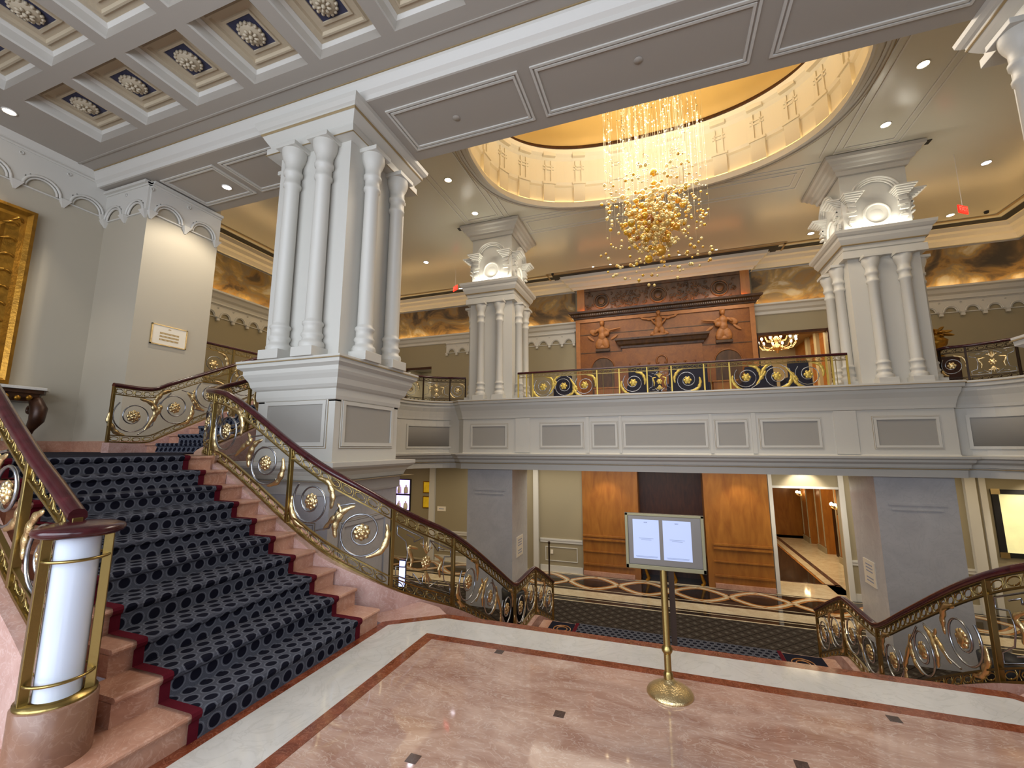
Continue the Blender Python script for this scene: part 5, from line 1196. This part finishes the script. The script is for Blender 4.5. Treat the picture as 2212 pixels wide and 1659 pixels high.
# ------------------------------------------------------------------ display sign on a stand
t = thing('display_stand', (-.045, 3.34, 0), 'brass stand with a grey framed board showing two white sheets on the landing', 'sign stand')
MB().lathe([(.0, .10), (.03, .10), (.035, .085), (.06, .07), (.11, .045), (.145, .02), (.152, .006), (.15, 0)][::-1], (-.045, 3.34, 0), 36).build('base', 'gold', t)
MB().lathe([(.023, .08), (.023, .80)], (-.05, 3.34, 0), 16).build('pole', 'brass', t)
for pr in ([(.03, .09), (.032, .12), (.024, .14)], [(.024, .25), (.036, .27), (.036, .285), (.024, .305)]): MB().lathe(pr, (-.05, 3.34, 0), 16).build('collar', 'brass', t)
MB().box(-.018, .02, 3.365, 3.385, .30, .79).build('back_pole', 'iron', t)
def tilt(mb, x0, x1, y, z0, z1, d0, d1): mb.box(x0, x1, y+d0, y+d1, z0, z1); return mb
f0, f1, g0, g1 = -.30, .232, .795, 1.178
MB().box(f0, f1, 3.33, 3.352, g0, g1).build('back_board', 'frame_grey', t)
fr = MB(); w_ = .022
fr.box(f0, f1, 3.318, 3.33, g0, g0+w_*1.3).box(f0, f1, 3.318, 3.33, g1-w_*.8, g1).box(f0, f0+w_, 3.318, 3.33, g0, g1).box(f1-w_, f1, 3.318, 3.33, g0, g1).build('frame', 'brassdull', t, bevel=.003)
paper = plain('white_paper_sheet', '#b6c1e2', .5)
for a, b in ((-.245, -.065), (-.04, .147)):
    s = MB().box(a, b, 3.326, 3.33, .865, 1.135).build('paper_sheet', paper, t)
    m = MB(); c = (a+b)/2
    for dz, hw in ((1.005, .05), (.995, .035), (.882, .075), (.876, .07)): m.box(c-hw, c+hw, 3.3245, 3.326, dz-.0012, dz+.0012)
    for k in range(5): m.box(c-.012+.005*k, c-.009+.005*k, 3.3245, 3.326, 1.112-.002*(k % 2), 1.12)
    m.build('print', 'ink', s)
# ------------------------------------------------------------------ mirror, console, plaques, pictures
t = thing('gilt_mirror', (-10.7, 2.9, 4.3), 'tall carved gilt mirror frame cut off by the left edge of the photo', 'mirror')
my0, my1, mz0, mz1, fw_ = 1.2, 3.93, 2.72, 5.86, .52
MB().box(-10.69, -10.66, my0+fw_*.8, my1-fw_*.8, mz0+fw_*.8, mz1-fw_*.8).build('glass', 'mirror', t)
m = MB(); PRF = [(0, -10.69), (.0, -10.55), (.06, -10.52), (.12, -10.56), (.2, -10.54), (.36, -10.58), (.42, -10.55), (.5, -10.57), (.55, -10.62), (.56, -10.69)]
cs = lambda d: [(my0+d, mz0+d), (my1-d, mz0+d), (my1-d, mz1-d), (my0+d, mz1-d)]
v = [(x, y, z) for d, x in PRF for y, z in cs(d)]; f = []
for i in range(len(PRF)-1):
    for j in range(4): f.append((4*i+j, 4*i+(j+1) % 4, 4*i+4+(j+1) % 4, 4*i+4+j))
m.add(v, f); m.build('frame', 'gilt', t)
m = MB()
for k in range(9):
    z = mz0+.45+.29*k; leaf(m, [(-10.56, my1-.18, z), (-10.52, my1-.28, z+.05), (-10.56, my1-.4, z+.02)], .03, (1, 0, 0), 2, 6)
for k in range(8):
    y = my0+.4+.3*k; leaf(m, [(-10.56, y-.08, mz1-.28), (-10.5, y, mz1-.22), (-10.56, y+.08, mz1-.28)], .03, (1, 0, 0), 2, 6)
m.build('carved_ornament', 'gilt', t)['kind'] = 'stuff'
t = thing('console_table', (-10.4, 3.2, 1.55), 'carved gilt console table with pale marble top under the gilt mirror', 'table')
cc = [(-10.69, 1.6), (-10.12, 1.7), (-10.1, 2.4), (-10.04, 3.0), (-10.1, 3.6), (-10.12, 4.25), (-10.3, 4.36), (-10.69, 4.38)]
MB().prism(cc, 2.62, 2.67).build('marble_top', 'white_m', t, bevel=.008); MB().prism(inset(cc, .04), 2.56, 2.62).prism(inset(cc, .09), 2.42, 2.56).build('apron', 'consol', t)
for y in (1.9, 4.18):
    m = MB(); m.tube([(-10.25, y, 2.45), (-10.12, y, 2.3), (-10.14, y, 2.1), (-10.3, y, 1.95), (-10.38, y, 1.8), (-10.3, y, 1.66), (-10.2, y, 1.58)], [.09, .11, .10, .06, .05, .07, .08], 10)
    m.tube([(-10.24+.09*cos(q)*(1-q/9), y-.07, 2.27+.09*sin(q)*(1-q/9)) for q in [k*.5 for k in range(14)]], .022, 6); m.build('leg', 'consol', t)
m = MB()
for k in range(16): m.ball((-10.15, 1.95+.14*k, 2.47+.015*(k % 2)), .045, 8, .5, 1, 1)
m.build('carved_band', 'gilt', t)
t = thing('wall_plaque', (-9.35, 5.58, 3.68), 'gold framed white plaque with three lines of gold lettering on the left wall', 'plaque')
MB().box(-9.35, -9.325, 5.27, 5.9, 3.67, 4.05).build('plate', 'plate', t)
m = MB(); m.box(-9.35, -9.315, 5.255, 5.275, 3.655, 4.065).box(-9.35, -9.315, 5.895, 5.915, 3.655, 4.065).box(-9.35, -9.315, 5.255, 5.915, 3.655, 3.675).box(-9.35, -9.315, 5.255, 5.915, 4.045, 4.065); m.build('frame', 'gold', t)
m = MB()
for r_ in range(3):
    for k in range(15):
        z = 3.90-.065*r_; y = 5.41+.024*k; m.box(-9.325, -9.322, y, y+.016, z-.018, z+.018)
for k in range(5): m.box(-9.325, -9.322, 5.55+.012*k, 5.558+.012*k, 3.985, 4.01-.006*abs(k-2))
m.build('lettering', 'goldink', t)
for x, sgn, y0, lb in ((-4.34, 1, 12.65, 'ivory engraved plaque on the side of the lower left lobby pier'), (4.53, -1, 12.77, 'ivory engraved plaque on the side of the lower right lobby pier')):
    t = thing('wall_plaque', (x, y0+.3, -1.6), lb, 'plaque')
    a, b = sorted((x, x+sgn*.02)); MB().box(a, b, y0, y0+.6, -1.62, -1.04).build('plate', 'plate', t)
    m = MB(); a, b = sorted((x+sgn*.02, x+sgn*.023))
    for r_ in range(6):
        if r_ == 3: continue
        for k in range(8): m.box(a, b, y0+.12+.045*k, y0+.15+.045*k, -1.14-.075*r_-.02, -1.14-.075*r_+.01)
    m.build('lettering', 'ink', t)
t = thing('framed_picture', (9.9, YL, -.5), 'black framed pale yellow picture with gold corners on the right lobby wall', 'picture')
MB().box(8.95, 11.2, YL-.03, YL, -1.35, .38).build('picture', 'artY', t)
m = MB(); m.box(8.85, 9.0, YL-.06, YL, -1.42, .46).box(11.15, 11.3, YL-.06, YL, -1.42, .46).box(8.85, 11.3, YL-.06, YL, -1.42, -1.29).box(8.85, 11.3, YL-.06, YL, .33, .46).build('frame', 'black', t)
for x, z in ((8.93, .4), (8.93, -1.36), (11.22, .4), (11.22, -1.36)): MB().box(x-.1, x+.1, YL-.075, YL-.06, z-.08, z+.08).build('gold_corner', 'gold', t)
light('SPOT', 'picture_light', (9.9, 15.4, .9), 60, NEUT, .05, aim=(9.9, YL, -.5), spot=80)
# lit display case on the lobby's left
t = thing('display_case', (-10.95, YL, -.4), 'dark framed two-tier display case glowing lilac in the lobby at left', 'display case')
MB().box(-11.33, -10.56, YL-.05, YL, -1.09, .27).build('frame', 'black', t)
for z0, z1 in ((-.36, .22), (-1.04, -.44)):
    s = MB().box(-11.27, -10.62, YL-.06, YL-.05, z0, z1).build('lit_shelf', 'bottleglow', t)
    for k, x in enumerate((-11.08, -10.75)): MB().lathe([(.0, 0), (.09, 0), (.1, .12), (.08, .26), (.03, .3), (.03, .36), (0, .37)], (x, YL-.12, z0+.02), 14).build('bottle', 'plate', s)
for z, lb in ((-.05, 'upper of two glowing gold pictures in the lobby at left'), (-.68, 'lower of two glowing gold pictures in the lobby at left')):
    t = thing('gold_picture', (-9.78, YL, z), lb, 'picture'); MB().box(-9.95, -9.6, YL-.04, YL, z-.25, z+.25).build('frame', 'gilt', t); MB().box(-9.91, -9.64, YL-.05, YL-.04, z-.21, z+.21).build('picture', 'giltniche', t)
t = thing('wall_plaque', (-9.02, YL, -.92), 'small white sign plate on the cream lobby wall at left', 'sign'); MB().box(-9.24, -8.84, YL-.02, YL, -1.02, -.83).build('plate', 'plate', t); MB().box(-9.16, -8.92, YL-.023, YL-.02, -.94, -.91).build('lettering', 'ink', t)
t = thing('power_outlet', (-4.35, YL-.02, -2.3), 'white wall socket low on the wainscot right of the left lobby pier', 'outlet'); MB().box(-4.30, -4.2, YL-.03, YL-.001, -2.36, -2.22).build('plate', 'plate', t)
t = thing('touch_kiosk', (-7.85, 12.0, ZL+.006), 'slim kiosk with a glowing lilac screen on the lobby floor at left', 'kiosk')
MB().box(-7.98, -7.74, 12.0, 12.06, ZL+.006, -1.8).build('body', 'frame_grey', t, bevel=.01); MB().box(-7.96, -7.76, 11.985, 12.0, -2.6, -1.85).build('screen', plain('lilac_kiosk_screen', '#b8a8f0', .3, emis=1.5, emcol='#9fb0ff', var=.2, vscale=2), t)
t = thing('planter', (-3.95, 11.4, ZL+.006), 'black round planter on the lobby carpet seen through the left rail', 'planter')
MB().lathe([(.2, 0), (.3, .1), (.34, .6), (.36, .9), (.3, .92), (.28, .8), (0, .78)], (-3.95, 11.4, ZL+.006), 28).build('pot', 'black', t)
t = thing('planter', (5.6, 10.8, ZL+.006), 'black round planter on the lobby carpet seen through the right rail', 'planter')
MB().lathe([(.2, 0), (.3, .1), (.34, .6), (.36, .9), (.3, .92), (.28, .8), (0, .78)], (5.6, 10.8, ZL+.006), 28).build('pot', 'black', t)
t = thing('queue_post', (-4.1, 15.6, ZL), 'dark standing post beside the cream wall right of the left lobby pier', 'post')
MB().lathe([(.14, 0), (.14, .02), (.03, .04), (.03, 1.2), (.045, 1.22), (.045, 1.28), (0, 1.3)], (-4.1, 15.6, ZL), 16).build('post', 'iron', t)

# ------------------------------------------------------------------ groups of like things
GR = {'ceiling light': 'recessed ceiling downlights', 'chair': 'navy armchairs behind the balcony rail', 'exit sign': 'red exit signs', 'pier': 'white piers round the atrium', 'staircase': 'rose marble staircases',
      'balustrade': 'brass scroll balustrades', 'plaque': 'wall plaques', 'planter': 'black planters', 'elevator door': 'elevator doors', 'wall lamp': 'brass wall lamps', 'carpet': 'stair carpets', 'mural': 'painted murals under the crown',
      'security camera': 'ceiling camera domes', 'ceiling grille': 'dark ceiling grilles', 'cover plate': 'round soffit cover plates', 'newel post': 'round newels'}
for o in list(COL.objects):
    if o.parent is None and o.get('category') in GR and not o.get('group'): o['group'] = GR[o['category']]
